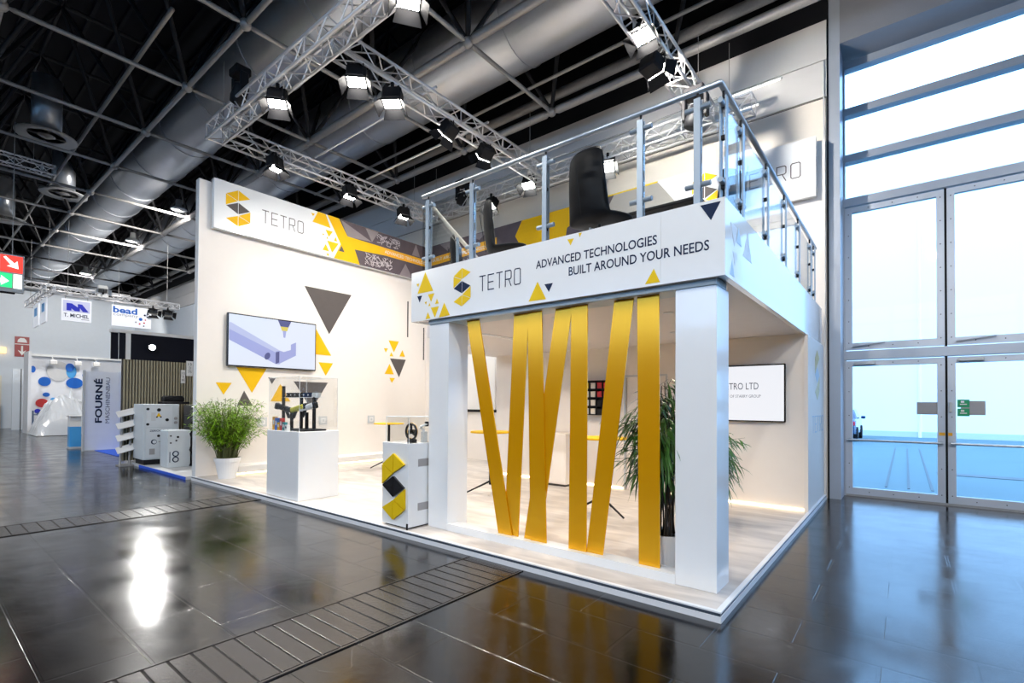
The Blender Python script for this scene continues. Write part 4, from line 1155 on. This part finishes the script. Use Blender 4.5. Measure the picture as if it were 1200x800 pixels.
# --- small kiosk with logo blocks
KX0, KX1, KY0, KY1, KZ = -3.98, -3.49, .055, .45, 1.08
t = thing('kiosk', (-3.74, .26, PH), 'small white kiosk with raised yellow and black logo blocks', 'kiosk')
MB().bbox(KX0, KX1, KY0, KY1, PH+.02, KZ, .004).build('body', M_WHITE, t)
MB().box(KX0+.03, KX1-.03, KY0+.03, KY1-.03, PH, PH+.02).build('foot', M_BLACK, t)
case(t, KX0+.03, KX1-.03, KY0+.03, KY1-.03, KZ, 1.39, .006)
kp = Plane((0, KY0, 0), (1,0,0), (0,0,1))
logo(kp, (-3.745, .56), .215, .80, M_YELF, M_BLACKG, t, .025)
kr = Plane((KX1, 0, 0), (0,1,0), (0,0,1))
for z in (.80, .28): plate('vent_plate', kr, [(.2,z),(.44,z),(.44,z+.09),(.2,z+.09)], M_GREYP, t, .001, .003)
MB().tube((-3.5, .05, PH), (-3.5, .05, PH+.07), .012, 8).build('levelling_foot', M_BLACK, t)
o = thing('wheel_sample', (-3.62, .2, KZ), 'black and yellow handwheel sample on the kiosk top', 'wheel')
c = Vector((-3.62, .2, KZ+.13))
def torus(c, R0, r, n=28, m=8):
    mb = MB(); vs = []; fs = []
    for i in range(n):
        a = 2*PI*i/n
        for j in range(m):
            b = 2*PI*j/m
            vs.append((c[0] + (R0+r*math.cos(b))*math.cos(a), c[1] + r*math.sin(b), c[2] + (R0+r*math.cos(b))*math.sin(a)))
    for i in range(n):
        for j in range(m): fs.append((i*m+j, ((i+1)%n)*m+j, ((i+1)%n)*m+(j+1)%m, i*m+(j+1)%m))
    return mb.add(vs, fs)
torus(c, .095, .014).build('rim', M_BLACKG, o, smooth=True)
torus(c+Vector((-.03,.03,0)), .095, .014).build('back_rim', M_YEL, o, smooth=True)
mb = MB()
for a in (R(90), R(210), R(330)): mb.tube(c, c+Vector((math.cos(a)*.09, 0, math.sin(a)*.09)), .014, 8)
mb.build('spokes', M_BLACKG, o)
MB().tube(c+Vector((0,-.03,0)), c+Vector((0,.05,0)), .028, 12).build('hub', M_BLACKG, o)
MB().bbox(c.x-.04, c.x+.04, .17, .26, KZ, KZ+.04, .005).build('stand_foot', M_BLACK, o)
o = thing('arm_sample', (-3.56, .34, KZ), 'grey swivel arm with black clamp head on the kiosk top', 'tool')
MB().bbox(-3.60, -3.54, .33, .39, KZ, KZ+.13, .005).build('stand', M_LTGREY, o)
MB().tube((-3.57, .36, KZ+.13), (-3.57, .30, KZ+.19), .014, 8).tube((-3.57, .30, KZ+.19), (-3.54, .38, KZ+.22), .012, 8).build('arm', M_LTGREY, o)
MB().bbox(-3.57, -3.535, .36, .41, KZ+.19, KZ+.25, .008).build('clamp_head', M_BLACK, o)

# --- plants
def leafblade(mb, base, d, L, wd, droop):
    d = Vector(d).normalized()
    side = d.cross(Vector((0,0,1)))
    if side.length < .05: side = Vector((1,0,0))
    side.normalize(); side = (side + Vector((0,0,random.uniform(-.5,.5)))).normalized()
    p0 = Vector(base); p1 = p0 + d*L*.4 + Vector((0,0,-droop*L*.12)); p2 = p0 + d*L*.75 + Vector((0,0,-droop*L*.4)); p3 = p0 + d*L*.95 + Vector((0,0,-droop*L*.7))
    vs = [p0, p1-side*wd, p1+side*wd, p2-side*wd*.6, p2+side*wd*.6, p3]
    mb.add(vs, [(0,1,2),(1,3,4,2),(3,5,4)])
def pot(x, y, z, r0, r1, h, parent):
    MB().lathe([(r0, 0), (r1*.97, h*.82), (r1*1.04, h*.82), (r1*1.06, h), (r1*.96, h), (r1*.94, h*.9)], (x,y,z), 28).build('pot', M_POT, parent, smooth=False)
    MB().lathe([(r1*.94, h*.9), (.01, h*.9)], (x,y,z), 24).build('soil', M_SOIL, parent)
def bush(x, y, lab):
    t = thing('potted_bamboo', (x, y, PH), lab, 'plant')
    pot(x, y, PH, .15, .22, .40, t)
    st = MB(); lf = MB(); rr = random.Random(3)
    for i in range(150):
        a = rr.uniform(0, 2*PI); r0 = .17*math.sqrt(rr.random())
        bx, by = x + r0*math.cos(a), y + r0*math.sin(a)
        H = rr.uniform(.65, 1.25); sp = (.2 + .62*rr.random()**.9) * (r0/.17*.5+.5)
        a2 = a + rr.uniform(-.5, .5)
        pts = []
        for k in range(5):
            u = k/4
            q = Vector((bx + sp*math.cos(a2)*u**1.7*.8, by + sp*math.sin(a2)*u**1.7*.8, PH+.36 + H*u - .13*u**3*sp))
            if q.x < WX+.03: q.x = WX+.03
            if q.y < .02: q.y = q.y*.8
            pts.append(q)
        for k in range(4): st.tube(pts[k], pts[k+1], .006-.001*k, 4, cap=False)
        for j in range(42):
            u = .3 + .7*rr.random()**.75
            f = u*4; k = min(3, int(f)); p = pts[k].lerp(pts[k+1], f-k)
            g = rr.uniform(0, 2*PI)
            dd = Vector((math.cos(g), math.sin(g), rr.uniform(-.35, .6)))
            q = p + dd*rr.uniform(0, .07)
            if q.x < WX+.05: dd.x = abs(dd.x)
            leafblade(lf, q, dd, rr.uniform(.07, .14), rr.uniform(.007, .011), rr.uniform(.1, .9))
    st.build('stems', M_STEM, t)['kind'] = 'stuff'
    lf.build('leaves', M_LEAF, t)['kind'] = 'stuff'
bush(-9.28, .36, 'bushy green bamboo in a white pot at the aisle end of the screen wall')
def clash(q):
    # keeps foliage out of the right column and off the slat plane
    if -.475 < q.x < -.105 and .315 < q.y < .685: return True
    if q.y < .46 and q.x < -.59: return True
    return q.y < .2
def tall_bamboo(x, y, lab, seed, dense, spread, H0, leaves):
    t = thing('potted_bamboo', (x, y, PH), lab, 'plant')
    pot(x, y, PH, .15, .19, .30, t)
    st = MB(); lf = MB(); rr = random.Random(seed)
    for i in range(dense):
        a = rr.uniform(0, 2*PI); r0 = .16*math.sqrt(rr.random())
        bx, by = x + r0*math.cos(a), y + r0*math.sin(a)
        H = H0*rr.uniform(.62, 1.02)
        lean = rr.uniform(0, .12); a2 = rr.uniform(0, 2*PI)
        p1 = Vector((bx + lean*math.cos(a2), by + lean*math.sin(a2), PH+.26+H))
        p0 = Vector((bx, by, PH+.26))
        st.tube(p0, p1, .0075, 5, .004, cap=False)
        for j in range(leaves):
            u = .55 + .45*rr.random()**.8
            p = p0.lerp(p1, u)
            g = rr.uniform(0, 2*PI); L = spread*rr.uniform(.3, 1)*(1.1-abs(u-.75))
            tip = p + Vector((math.cos(g)*L, math.sin(g)*L, rr.uniform(-.12, .16)))
            if not (clash(tip) or clash(p.lerp(tip, .5))): st.tube(p, tip, .0025, 3, .0015, cap=False)
            for q in range(5):
                dd = Vector((math.cos(g)+rr.uniform(-.7,.7), math.sin(g)+rr.uniform(-.7,.7), rr.uniform(-.9,.25)))
                bq = p.lerp(tip, rr.uniform(.45, 1)); LL = rr.uniform(.13, .23); e_ = bq + dd.normalized()*LL
                wdt = rr.uniform(.010, .016); dr_ = rr.uniform(.4, 1.5)
                if clash(bq) or clash(e_) or clash((bq+e_)/2): continue
                leafblade(lf, bq, dd, LL, wdt, dr_)
    st.build('stems', M_STEMD, t)['kind'] = 'stuff'
    lf.build('leaves', M_LEAFD, t)['kind'] = 'stuff'
tall_bamboo(-.72, .78, 'tall dark bamboo in a white pot between the last gold slat and the right column', 5, 46, .38, 1.42, 5)
tall_bamboo(-.98, 2.75, 'bamboo plant half hidden behind the right column, leaves low by the wall', 9, 26, .42, .95, 6)

# ================================================================== NEIGHBOURING STANDS (LEFT BACKGROUND)
# slatted stand next door
t = thing('slatted_wall', (-14, 1.5, 0), 'beige vertical slat wall with black header of the stand next door', 'wall')
MB().box(-14.12, -14.04, -.22, 4.0, .1, 2.6).build('backing', mat('slat_gap_dark', (.035,.03,.025), .7), t)
sl = None; y = -.2; n = 0
while y < 3.9:
    if sl is None: sl = MB().box(-14.04, -14.0, -.2, -.165, .1, 2.6).build('slat', M_OLIVE, t); n = 0
    else:
        c_ = sl.copy(); COL.objects.link(c_); c_.location = (0, y+.2, 0)
    y += .062; n += 1
MB().box(-14.1, -14.04, -.28, 4.0, 2.6, 3.25).build('header_panel', mat('header_navy_black', (.004,.005,.012), .5, spec=.15), t)
MB().box(-14.2, -14.14, -.42, -.28, 2.6, 3.25).build('side_panel', MATS['header_navy_black'], t)
MB().box(-14.10, -14.02, -.16, -.06, 2.6, 3.25).build('frame_post', M_WHITEM, t)
MB().box(-14.2, -14.0, -.45, 4.0, 3.25, 3.33).build('frame_rail', M_WHITEM, t)
t = thing('stand_platform', (-12.5, 1.5, 0), 'grey low platform of the slatted stand next door', 'platform')
MB().box(-14.2, -10.2, -.05, 5.0, 0, .06).build('deck', M_LTGREY, t)
MB().box(-13.2, -10.2, -.065, -.05, 0, .055).build('edge', M_BLUECARP, t)
t = thing('spot_lamp', (-13.9, .3, 2.95), 'brilliant spot lamp on the black header of the slatted stand', 'spot lamp')
MB().lathe([(.03, -.12), (.07, -.1), (.08, .08), (.07, .09)], (-13.86,.32,2.92), 14, 'x').build('body', M_BLACK, t)
MB().lathe([(.066, .085), (.066, .094), (.01, .094)], (-13.86,.32,2.92), 14, 'x').build('lens', mat('strong_lens_glow', (1,1,1), .3, emit=(1,.97,.92), es=110), t)
MB().tube((-14.03,.32,2.92), (-13.96,.32,2.92), .015, 6).build('arm', M_BLACK, t)
spot('lamp_light', (-13.75, .32, 2.92), (-7, -1.2, .2), 300, (1, .98, .95), 110, .5, .08, t)

def cabinet():
    t = thing('chiller_cabinet', (-12.9, .3, .06), 'pale grey machine cabinet with dials and round logo, on the slatted stand', 'machine')
    x0, x1, y0, y1 = -13.7, -12.96, -.06, .68
    MB().bbox(x0, x1, y0, y1, .18, 1.5, .012).build('body', M_MACH, t)
    MB().bbox(x0+.05, x1-.03, y0+.04, y1-.04, .06, .18, .005).build('base', M_BLACK, t)
    p = Plane((x1, 0, 0), (0,1,0), (0,0,1))
    u = plate('upper_door', p, [(y0+.06,.95),(y1-.15,.95),(y1-.15,1.46),(y0+.06,1.46)], mat('machine_grey_light', (.62,.66,.69), .4), t, .001, .012)
    l = plate('lower_door', p, [(y0+.06,.22),(y1-.15,.22),(y1-.15,.93),(y0+.06,.93)], MATS['machine_grey_light'], t, .001, .012)
    def disc(par, a, b, r, m, nm='knob', pr=.02):
        return plate(nm, p, [(a+r*math.cos(i*PI/6), b+r*math.sin(i*PI/6)) for i in range(12)], m, par, .013, pr)
    disc(u, .25, 1.36, .04, M_BLACK); plate('warning_mark', p, [(.2,1.2),(.3,1.2),(.25,1.3)], M_YEL, u, .013, .002)
    disc(u, .21, 1.19, .018, M_BLACK); disc(u, .29, 1.19, .018, M_BLACK); disc(u, .42, 1.12, .035, M_BLACK)
    for b in (1.02, 1.38): disc(u, y0+.09, b, .03, M_BLACK, 'hinge')
    plate('data_plate', p, [(.1,1.1),(.19,1.1),(.19,1.3),(.1,1.3)], M_LTGREY, u, .013, .002)
    text('lettering', 'ZEROCOLD', p, .07, .84, .40, .045, M_NAVY, l, .013, bold=.02)
    disc(l, .25, .74, .03, M_BLACK)
    disc(l, .16, .60, .06, M_NAVY, 'mark', .002); disc(l, .17, .60, .042, MATS['machine_grey_light'], 'mark', .004)
    plate('mark_line', p, [(.25,.59),(.45,.59),(.45,.61),(.25,.61)], M_GREYP, l, .013, .002)
    plate('vent', p, [(.07,.3),(.18,.3),(.18,.44),(.07,.44)], M_GREYP, l, .013, .002)
    for b in (1.15, 1.05): disc(t, y1-.08, b, .035, M_GREYP, 'gauge')
cabinet()
t = thing('motor_unit', (-13.3, .6, 1.5), 'black motor unit lying on top of the machine cabinet', 'machine')
MB().bbox(-13.5, -13.1, .38, .95, 1.5, 1.56, .01).build('plate', M_BLACK, t)
MB().lathe([(.06,-.25),(.09,-.22),(.09,.18),(.05,.22)], (-13.3,.66,1.62), 14, 'y').build('motor', M_BLACK, t)
t = thing('control_cabinet', (-12.0, .5, .06), 'smaller pale grey cabinet with buttons beside the machine cabinet', 'machine')
MB().bbox(-12.5, -12.0, .16, .62, .06, .9, .01).build('body', M_MACH, t)
p = Plane((-12.0, 0, 0), (0,1,0), (0,0,1))
for (a, b, r) in ((.22,.78,.018),(.36,.75,.025),(.22,.62,.018),(.33,.67,.02)):
    plate('button', p, [(a+r*math.cos(i*PI/4), b+r*math.sin(i*PI/4)) for i in range(8)], M_BLACK, t, .001, .012)
for b in (.24, .37): torus((0,0,0), .055, .012, 16, 5).xf(Matrix.Translation((-11.995,.32,b)) @ Matrix.Rotation(PI/2, 4, 'Z')).build('ring_mark', M_NAVY, t)
plate('bar_mark', p, [(.2,.18),(.215,.18),(.215,.42),(.2,.42)], M_NAVY, t, .001, .003)
t = thing('cable_bundle', (-11.6, .5, .06), 'tangle of black cables and bottle hanging behind the small cabinet', 'cables')
rr = random.Random(4)
for i in range(7):
    pts = [Vector((-11.9+rr.uniform(0,.3), .62+rr.uniform(.02,.3), 1.4-rr.uniform(0,.5)))]
    for k in range(6): pts.append(pts[-1] + Vector((rr.uniform(-.08,.1), rr.uniform(-.12,.12), -(pts[0].z-.08)/6)))
    pts[-1].z = .075
    MB().path(pts, .016, 6).build('cable', M_BLACK, t)
MB().lathe([(.06,0),(.06,.2),(.02,.27),(.02,.3)], (-11.95,.7,.75), 12).build('bottle', M_WHITEM, t)
t = thing('equipment_frame', (-11.9, .9, .06), 'dark open equipment frame behind the bamboo, against the stand wall', 'frame')
MB().box(-12.6, -12.0, .66, .70, .06, 1.48).box(-12.6, -12.0, 1.2, 1.24, .06, 1.48).build('side', M_BLACK, t)
MB().box(-12.6, -12.0, .7, 1.2, 1.42, 1.48).build('top_plate', M_LTGREY, t)
MB().box(-12.6, -12.56, .7, 1.2, .06, 1.42).build('back_plate', M_BLACK, t)
t = thing('number_sign', (-13.95, 1.2, 2.2), 'white hanging card with stand number at the end of the slat wall', 'sign')
MB().box(-13.99, -13.97, 1.02, 1.12, 2.05, 2.4).build('card', M_WHITEM, t)
MB().box(-13.98, -13.96, 1.14, 1.3, 2.25, 2.65).build('card', M_WHITEM, t)
pp = Plane((-13.97, 0, 0), (0,1,0), (0,0,1))
for i, s_ in enumerate(('13', 'D', '81')): text('lettering', s_, pp, 1.045 + .012*(i == 1), 2.29-i*.09, .05 - .02*(i == 1), .06, M_DARKG, t, .001)
pp = Plane((-13.96, 0, 0), (0,1,0), (0,0,1))
for i, s_ in enumerate(('13', 'D', '75')): text('lettering', s_, pp, 1.18 + .025*(i == 1), 2.53-i*.1, .08 - .04*(i == 1), .07, M_DARKG, t, .001)

# brochure rack
t = thing('brochure_rack', (-13.75, -.2, 0), 'brochure rack with four tilted white shelves in front of the slat wall', 'rack')
MB().tube((-13.75,-.30,0), (-13.85,-.24,1.25), .025, 8).tube((-13.75,-.12,0), (-13.85,-.06,1.25), .025, 8).build('stand', M_STEEL, t)
MB().box(-13.95,-13.6,-.34,-.06,0,.03).build('foot', M_STEEL, t)
for i in range(4):
    z = .3 + i*.29
    MB().prism([(-13.6,-.38,z),(-13.6,-.02,z+.10),(-13.82,-.02,z+.22),(-13.82,-.38,z+.12)], (0,0,.02)).build('shelf', M_WHITEM, t)

# tall printed panel
t = thing('lettered_display', (-19, .4, 0), 'tall white stand panel with dark blue lettering running upward', 'panel')
MB().box(-19.1, -19.0, .0, .86, .02, 2.50).build('board', mat('cool_white_panel', (.80,.84,.90), .4), t)
MB().box(-19.12, -18.98, -.05, .0, 0, 2.53).build('frame_post', M_LTGREY, t)
MB().box(-19.12, -18.98, .86, 1.02, 0, 2.53).build('frame_post', mat('pale_post', (.7,.75,.82), .4), t)
p = Plane((-19.0, 0, 0), (0,1,0), (0,0,1))
text('lettering', 'FOURN\u00c9', p, .2, .88, .22, 1.40, M_NAVY, t, .001, bold=.03, rot=1)
text('lettering', 'MASCHINENBAU', p, .50, .86, .11, 1.46, mat('slate_print', (.12,.14,.2), .4), t, .001, rot=1)
t = thing('stand_carpet', (-17.5, 1.2, 0), 'bright blue carpet strip in front of the lettered panel', 'carpet')
MB().box(-19.0, -16.4, .25, 3.0, 0, .012).build('carpet_sheet', M_BLUECARP, t)
t = thing('info_counter', (-20.6, -.1, 0), 'narrow white and blue info counter left of the lettered panel', 'counter')
MB().box(-20.7, -20.3, -.15, .18, 0, .06).build('foot', M_LTGREY, t)
MB().box(-20.66, -20.34, -.13, .16, .06, .72).build('lower_panel', M_BLUEL, t)
MB().box(-20.66, -20.34, -.13, .16, .72, 1.05).build('upper_panel', M_WHITEM, t)
MB().bbox(-20.72, -20.28, -.17, .2, 1.05, 1.09, .01).build('counter_top', M_WHITEM, t)
t = thing('folding_chair', (-19.9, .35, 0), 'dark chair partly hidden behind the lettered panel', 'chair')
MB().bbox(-20.1, -19.7, .18, .5, .44, .49, .01).build('seat', M_NAVY, t)
MB().bbox(-20.1, -20.06, .18, .5, .6, .98, .01).build('backrest', M_NAVY, t)
for (a, b) in ((-20.08,.2),(-20.08,.48),(-19.72,.2),(-19.72,.48)): MB().tube((a,b,.44), (a+(.06 if a > -20 else -.06),b,0), .012, 6).build('leg', M_LTGREY, t)

# stand with printed balls
BX = -33.0
t = thing('ball_print_wall', (BX, 2, 0), 'white stand wall printed with blue, white and red balls', 'wall')
MB().box(BX-.1, BX, .33, 6.0, 0, 3.8).build('wall_board', mat('cool_white_wall', (.78,.8,.84), .5), t)
MB().box(BX-.1, BX+1.3, .22, .33, 0, 3.95).build('side_board', MATS['cool_white_wall'], t)
MB().box(BX-.12, BX+.25, .3, 6.0, 3.8, 3.92).build('top_rail', M_LTGREY, t)
p = Plane((BX, 0, 0), (0,1,0), (0,0,1))
M_BALLW = mat('white_ball_print', (.6,.61,.62), .4)
def ball(y, z, ry, rz_, m): plate('printed_ball', p, [(y+ry*math.cos(i*PI/12), z+rz_*math.sin(i*PI/12)) for i in range(24)], m, t, .002, .01 + .004*len(t.children))
sc = 33.6/576.
def bpix(u, v, ru, rv, m):
    # ball centre from stand-wall coordinates measured along the wall
    ball(.33 + (u-32)*.0338, 3.79 - (v-417)*.0427, ru*.0338, rv*.0427, m)
for a in ((38,432,3,4,M_BLUE),(51,446,7,5.5,M_BLUE),(66,433,13,12,M_BALLW),(81,433,6,8,M_BLUEL),(85,447,10,6.5,M_BLUE),(98,437,4,3.5,M_BLUE),(53,461.5,4,2.5,M_BLUE),(61,467.5,3.5,2.5,M_BLUEL),(48.5,471.5,7,5.2,M_RED),(44,481,3.5,2.7,M_BLUED),(79,428,5,5,M_BLUE)): bpix(*a)
for (yy, lab) in ((1.2, 'first clip lamp on the top rail of the ball printed wall'), (2.15, 'second clip lamp on the top rail of the ball printed wall'), (2.9, 'third clip lamp on the top rail of the ball printed wall')):
    o = thing('clip_lamp', (BX+.25, yy, 3.7), lab, 'lamp', 'clip lamps on the ball wall')
    MB().tube((BX+.25, yy, 3.8), (BX+.55, yy, 3.6), .02, 6).build('arm', M_LTGREY, o)
    MB().bbox(BX+.5, BX+.7, yy-.14, yy+.14, 3.4, 3.62, .03).build('head', M_WHITEM, o)
# machine under plastic sheet
t = thing('covered_machine', (-30, 1.4, 0), 'machine wrapped in white plastic sheeting in front of the ball printed wall', 'machine')
mb = MB(); nx, ny = 26, 20; rr = random.Random(8)
vs = []
for j in range(ny+1):
    for i in range(nx+1):
        u, v = i/nx, j/ny
        y = .15 + 2.3*u; x = -31.2 + 2.4*v
        e = min(1, min(u, 1-u)*4.2) * min(1, min(v, 1-v)*4.5); e = e**.6
        hgt = .95 + .75*math.exp(-((u-.42)/.3)**2) + .35*math.exp(-((u-.8)/.2)**2)
        z = .02 + hgt*e + .06*math.sin(9*u+5*v)*e + rr.uniform(-.09,.09)*e
        vs.append((x, y, max(.012, z)))
fs = [(j*(nx+1)+i, j*(nx+1)+i+1, (j+1)*(nx+1)+i+1, (j+1)*(nx+1)+i) for j in range(ny) for i in range(nx)]
mb.add(vs, fs).build('plastic_sheet', M_PLASTIC, t)
MB().bbox(-30.9, -29.3, .6, 2.0, .05, .8, .02).build('machine_body', M_STEEL, t)
MB().tube((-30.4, 1.55, 1.4), (-30.4, 1.55, 2.2), .12, 12, .03).build('sheet_peak', M_PLASTIC, t)
t = thing('barrier_rail', (-31.6, .3, 0), 'small dark barrier rail at the left of the covered machine', 'barrier')
for yy in (.42, .6, .8): MB().tube((-31.8, yy, 0), (-31.8, yy, 1.0 + .1*(yy<.5)), .035, 8).build('post', mat('slate_blue', (.08,.12,.2), .5), t)
MB().tube((-31.8, .4, .9), (-31.8, .85, .9), .025, 8).build('rail', MATS['slate_blue'], t)

# hanging sign truss
HXs = -22.
truss('y', HXs-.15, -.35, 3.45, 5.42, 'small hanging truss carrying company signs at the far left', w=.11, step=.22, rc=.02, rb=.01)
truss('x', -.42, -26.5, HXs, 5.42, 'hanging truss running away at the far left, behind the corner sign', w=.11, step=.3, rc=.02, rb=.01)
def hang(name, y0, y1, z0, z1, lab):
    o = thing(name, (HXs, (y0+y1)/2, z0), lab, 'sign')
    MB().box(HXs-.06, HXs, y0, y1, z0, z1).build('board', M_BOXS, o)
    for yy in (y0+.1, y1-.1): MB().tube((HXs-.04, yy, z1), (HXs-.04, yy, 5.33), .01, 5).build('hanger', M_STEEL, o)
    return o
p = Plane((HXs, 0, 0), (0,1,0), (0,0,1))
o = hang('hanging_sign', -.13, .68, 4.39, 5.17, 'white hanging sign with deep blue angular mark and lettering')
plate('sign_field', p, [(-.09,4.72),(.64,4.72),(.64,5.12),(-.09,5.12)], mat('sign_lilac', (.62,.64,.86), .4), o, .001)
plate('sign_mark', p, [(0,4.76),(.0,5.02),(.14,5.02),(.3,4.90),(.3,5.02),(.42,5.02),(.6,4.76),(.44,4.76),(.36,4.88),(.36,4.76),(.22,4.76),(.13,4.84),(.13,4.76)], M_BLUED, o, .005)
text('lettering', 'T. MICHEL', p, -.07, 4.53, .68, .13, M_NAVY, o, .001, bold=.02)
plate('sign_line', p, [(.40,4.47),(.62,4.47),(.62,4.49),(.40,4.49)], M_GREYP, o, .001)
o = hang('hanging_sign', 1.26, 2.49, 4.39, 5.17, 'white hanging sign with blue lowercase lettering and scattered dots')
text('lettering', 'bead', p, 1.30, 4.88, .74, .24, M_BLUE, o, .001, bold=.03)
text('lettering', 'company', p, 1.31, 4.74, .76, .11, M_GREYP, o, .001)
for (a, b, r, m) in ((2.15,4.73,.06,M_BLUE),(2.28,4.9,.035,M_NAVY),(2.37,4.84,.03,M_NAVY),(2.3,4.72,.025,M_RED),(2.26,4.6,.03,M_RED),(2.25,4.48,.025,M_NAVY),(2.0,4.6,.03,M_GREYP),(2.12,4.55,.03,M_RED),(2.4,4.95,.02,M_NAVY)):
    plate('dot', p, [(a+r*math.cos(i*PI/6), b+r*math.sin(i*PI/6)) for i in range(12)], m, o, .001)
for i in range(2):
    xa = HXs - .5 - i*1.5
    o = thing('hanging_sign', (xa-.5, -.2, 4.3), ('pale hanging sign with blue square, beside the corner of the sign truss', 'pale hanging sign farthest back on the sign truss')[i], 'sign')
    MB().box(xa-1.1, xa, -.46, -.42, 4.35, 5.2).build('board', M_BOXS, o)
    MB().box(xa-.8, xa-.3, -.466, -.46, 4.75, 5.05).build('blue_square', M_BLUEL, o)
    for xx in (xa-.9, xa-.2): MB().tube((xx, -.44, 5.2), (xx, -.5, 5.33), .01, 5).build('hanger', M_STEEL, o)
for (yy, lab) in ((2.55, 'first black floodlight hanging right of the dotted sign'), (3.05, 'second black floodlight hanging right of the dotted sign')):
    fixture((HXs-.04, yy, 5.08), (HXs+3, yy, 3.7), lab, lit=False, hang=.2)
fixture((HXs-.04, 1.0, 5.66), (HXs+2, .8, 4.0), 'small pale lamp standing on the sign truss above the dotted sign', lit=False, hang=-.1, body=M_LTGREY)
truss('y', -28, -2.6, 3.2, 6.5, 'thin far truss crossing under the left duct', w=.12, step=.35, rc=.025, rb=.012)
truss('y', -16.2, -3.4, -1.2, 7.5, 'short truss end at the upper left edge', w=.12, step=.25, rc=.02, rb=.01)

# exit sign at the left edge
t = thing('exit_sign', (-15.0, -2.0, 4.2), 'hanging red and green emergency exit sign at the left edge', 'sign')
EY1 = -1.86; EZ0, EZ1 = 4.05, 4.92; EX = -15.
MB().bbox(EX-.08, EX, EY1-1.15, EY1, EZ0, EZ1, .01).build('box', M_LTGREY, t)
p = Plane((EX, 0, 0), (0,1,0), (0,0,1))
zm = (EZ0+EZ1)/2 + .02
plate('red_field', p, [(EY1-.40,zm),(EY1-.03,zm),(EY1-.03,EZ1-.03),(EY1-.40,EZ1-.03)], M_REDS, t, .001)
plate('red_field', p, [(EY1-.83,zm),(EY1-.43,zm),(EY1-.43,EZ1-.03),(EY1-.83,EZ1-.03)], M_REDS, t, .001)
plate('green_field', p, [(EY1-1.1,EZ0+.10),(EY1-.2,EZ0+.10),(EY1-.2,zm-.03),(EY1-1.1,zm-.03)], M_GREENS, t, .001)
plate('white_field', p, [(EY1-.18,EZ0+.10),(EY1-.04,EZ0+.10),(EY1-.04,zm-.03),(EY1-.18,zm-.03)], M_WHITES, t, .001)
plate('arrow', p, [(EY1-.35,EZ1-.08),(EY1-.31,EZ1-.06),(EY1-.17,EZ1-.2),(EY1-.12,EZ1-.14),(EY1-.10,EZ1-.32),(EY1-.29,EZ1-.28),(EY1-.23,EZ1-.24)], M_WHITES, t, .005)
plate('arrow', p, [(EY1-.62,EZ0+.2),(EY1-.38,EZ0+.2),(EY1-.38,EZ0+.14),(EY1-.25,EZ0+.25),(EY1-.38,EZ0+.36),(EY1-.38,EZ0+.29),(EY1-.62,EZ0+.29)], M_WHITES, t, .005)
plate('arrow', p, [(EY1-.8,EZ1-.3),(EY1-.46,EZ1-.3),(EY1-.5,EZ1-.18),(EY1-.62,EZ1-.1),(EY1-.75,EZ1-.16)], M_WHITES, t, .005)
MB().box(EX-.09, EX+.01, EY1-1.1, EY1-.15, EZ0-.03, EZ0+.0).build('lower_rail', M_BLACK, t)
for yy in (EY1-.2, EY1-.95): MB().tube((EX-.04, yy, EZ1), (EX-.04, yy, 8), .008, 5).build('hanger', M_STEEL, t)

# end wall items
t = thing('fire_sign', (-38.9, .8, 4.1), 'red fire equipment sign with white arrow on the far end wall', 'sign')
MB().box(-38.95, -38.90, .50, 1.10, 4.12, 5.28).build('board', mat('deep_red_board', (.3,.012,.015), .4), t)
p = Plane((-38.9, 0, 0), (0,1,0), (0,0,1))
plate('arrow', p, [(.76,4.75),(.84,4.75),(.84,4.42),(.98,4.5),(.80,4.2),(.62,4.5),(.76,4.42)], M_WHITEM, t, .002)
plate('pictogram', p, [(.6,4.95),(1.0,4.95),(.97,5.1),(.88,5.2),(.72,5.2),(.63,5.1)], M_WHITEM, t, .002)
plate('divider', p, [(.5,4.82),(1.1,4.82),(1.1,4.86),(.5,4.86)], M_WHITEM, t, .002)
t = thing('emergency_lamp', (-38.8, -.2, 4.2), 'small orange lit sign low at the left edge of the end wall', 'sign')
MB().bbox(-38.95, -38.8, -.55, .15, 4.25, 4.6, .02).build('housing', mat('orange_lamp_glow', (.8,.5,.2), .4, emit=(1,.6,.25), es=1.2), t)
plate('panel', Plane((-38.8,0,0),(0,1,0),(0,0,1)), [(-.5,4.29),(-.12,4.29),(-.12,4.56),(-.5,4.56)], M_WHITES, t, .001)
dd = struct('door_7', MB().box(-38.95, -38.9, -.75, .0, 0, 3.0), mat('cream_doors', (.75,.72,.62), .5))
MB().box(-38.9, -38.88, -.2, -.12, .1, 2.2).build('gap', M_BLACK, dd)
t = thing('partition_panel', (-36.5, .6, 0), 'pale blue partition panels left of the ball printed wall', 'partition')
MB().box(-36.6, -36.5, .18, .75, 0, 3.3).build('panel', M_WALLB, t)
MB().box(-36.52, -36.48, .5, .53, 0, 3.3).build('seam', M_BLACK, t)
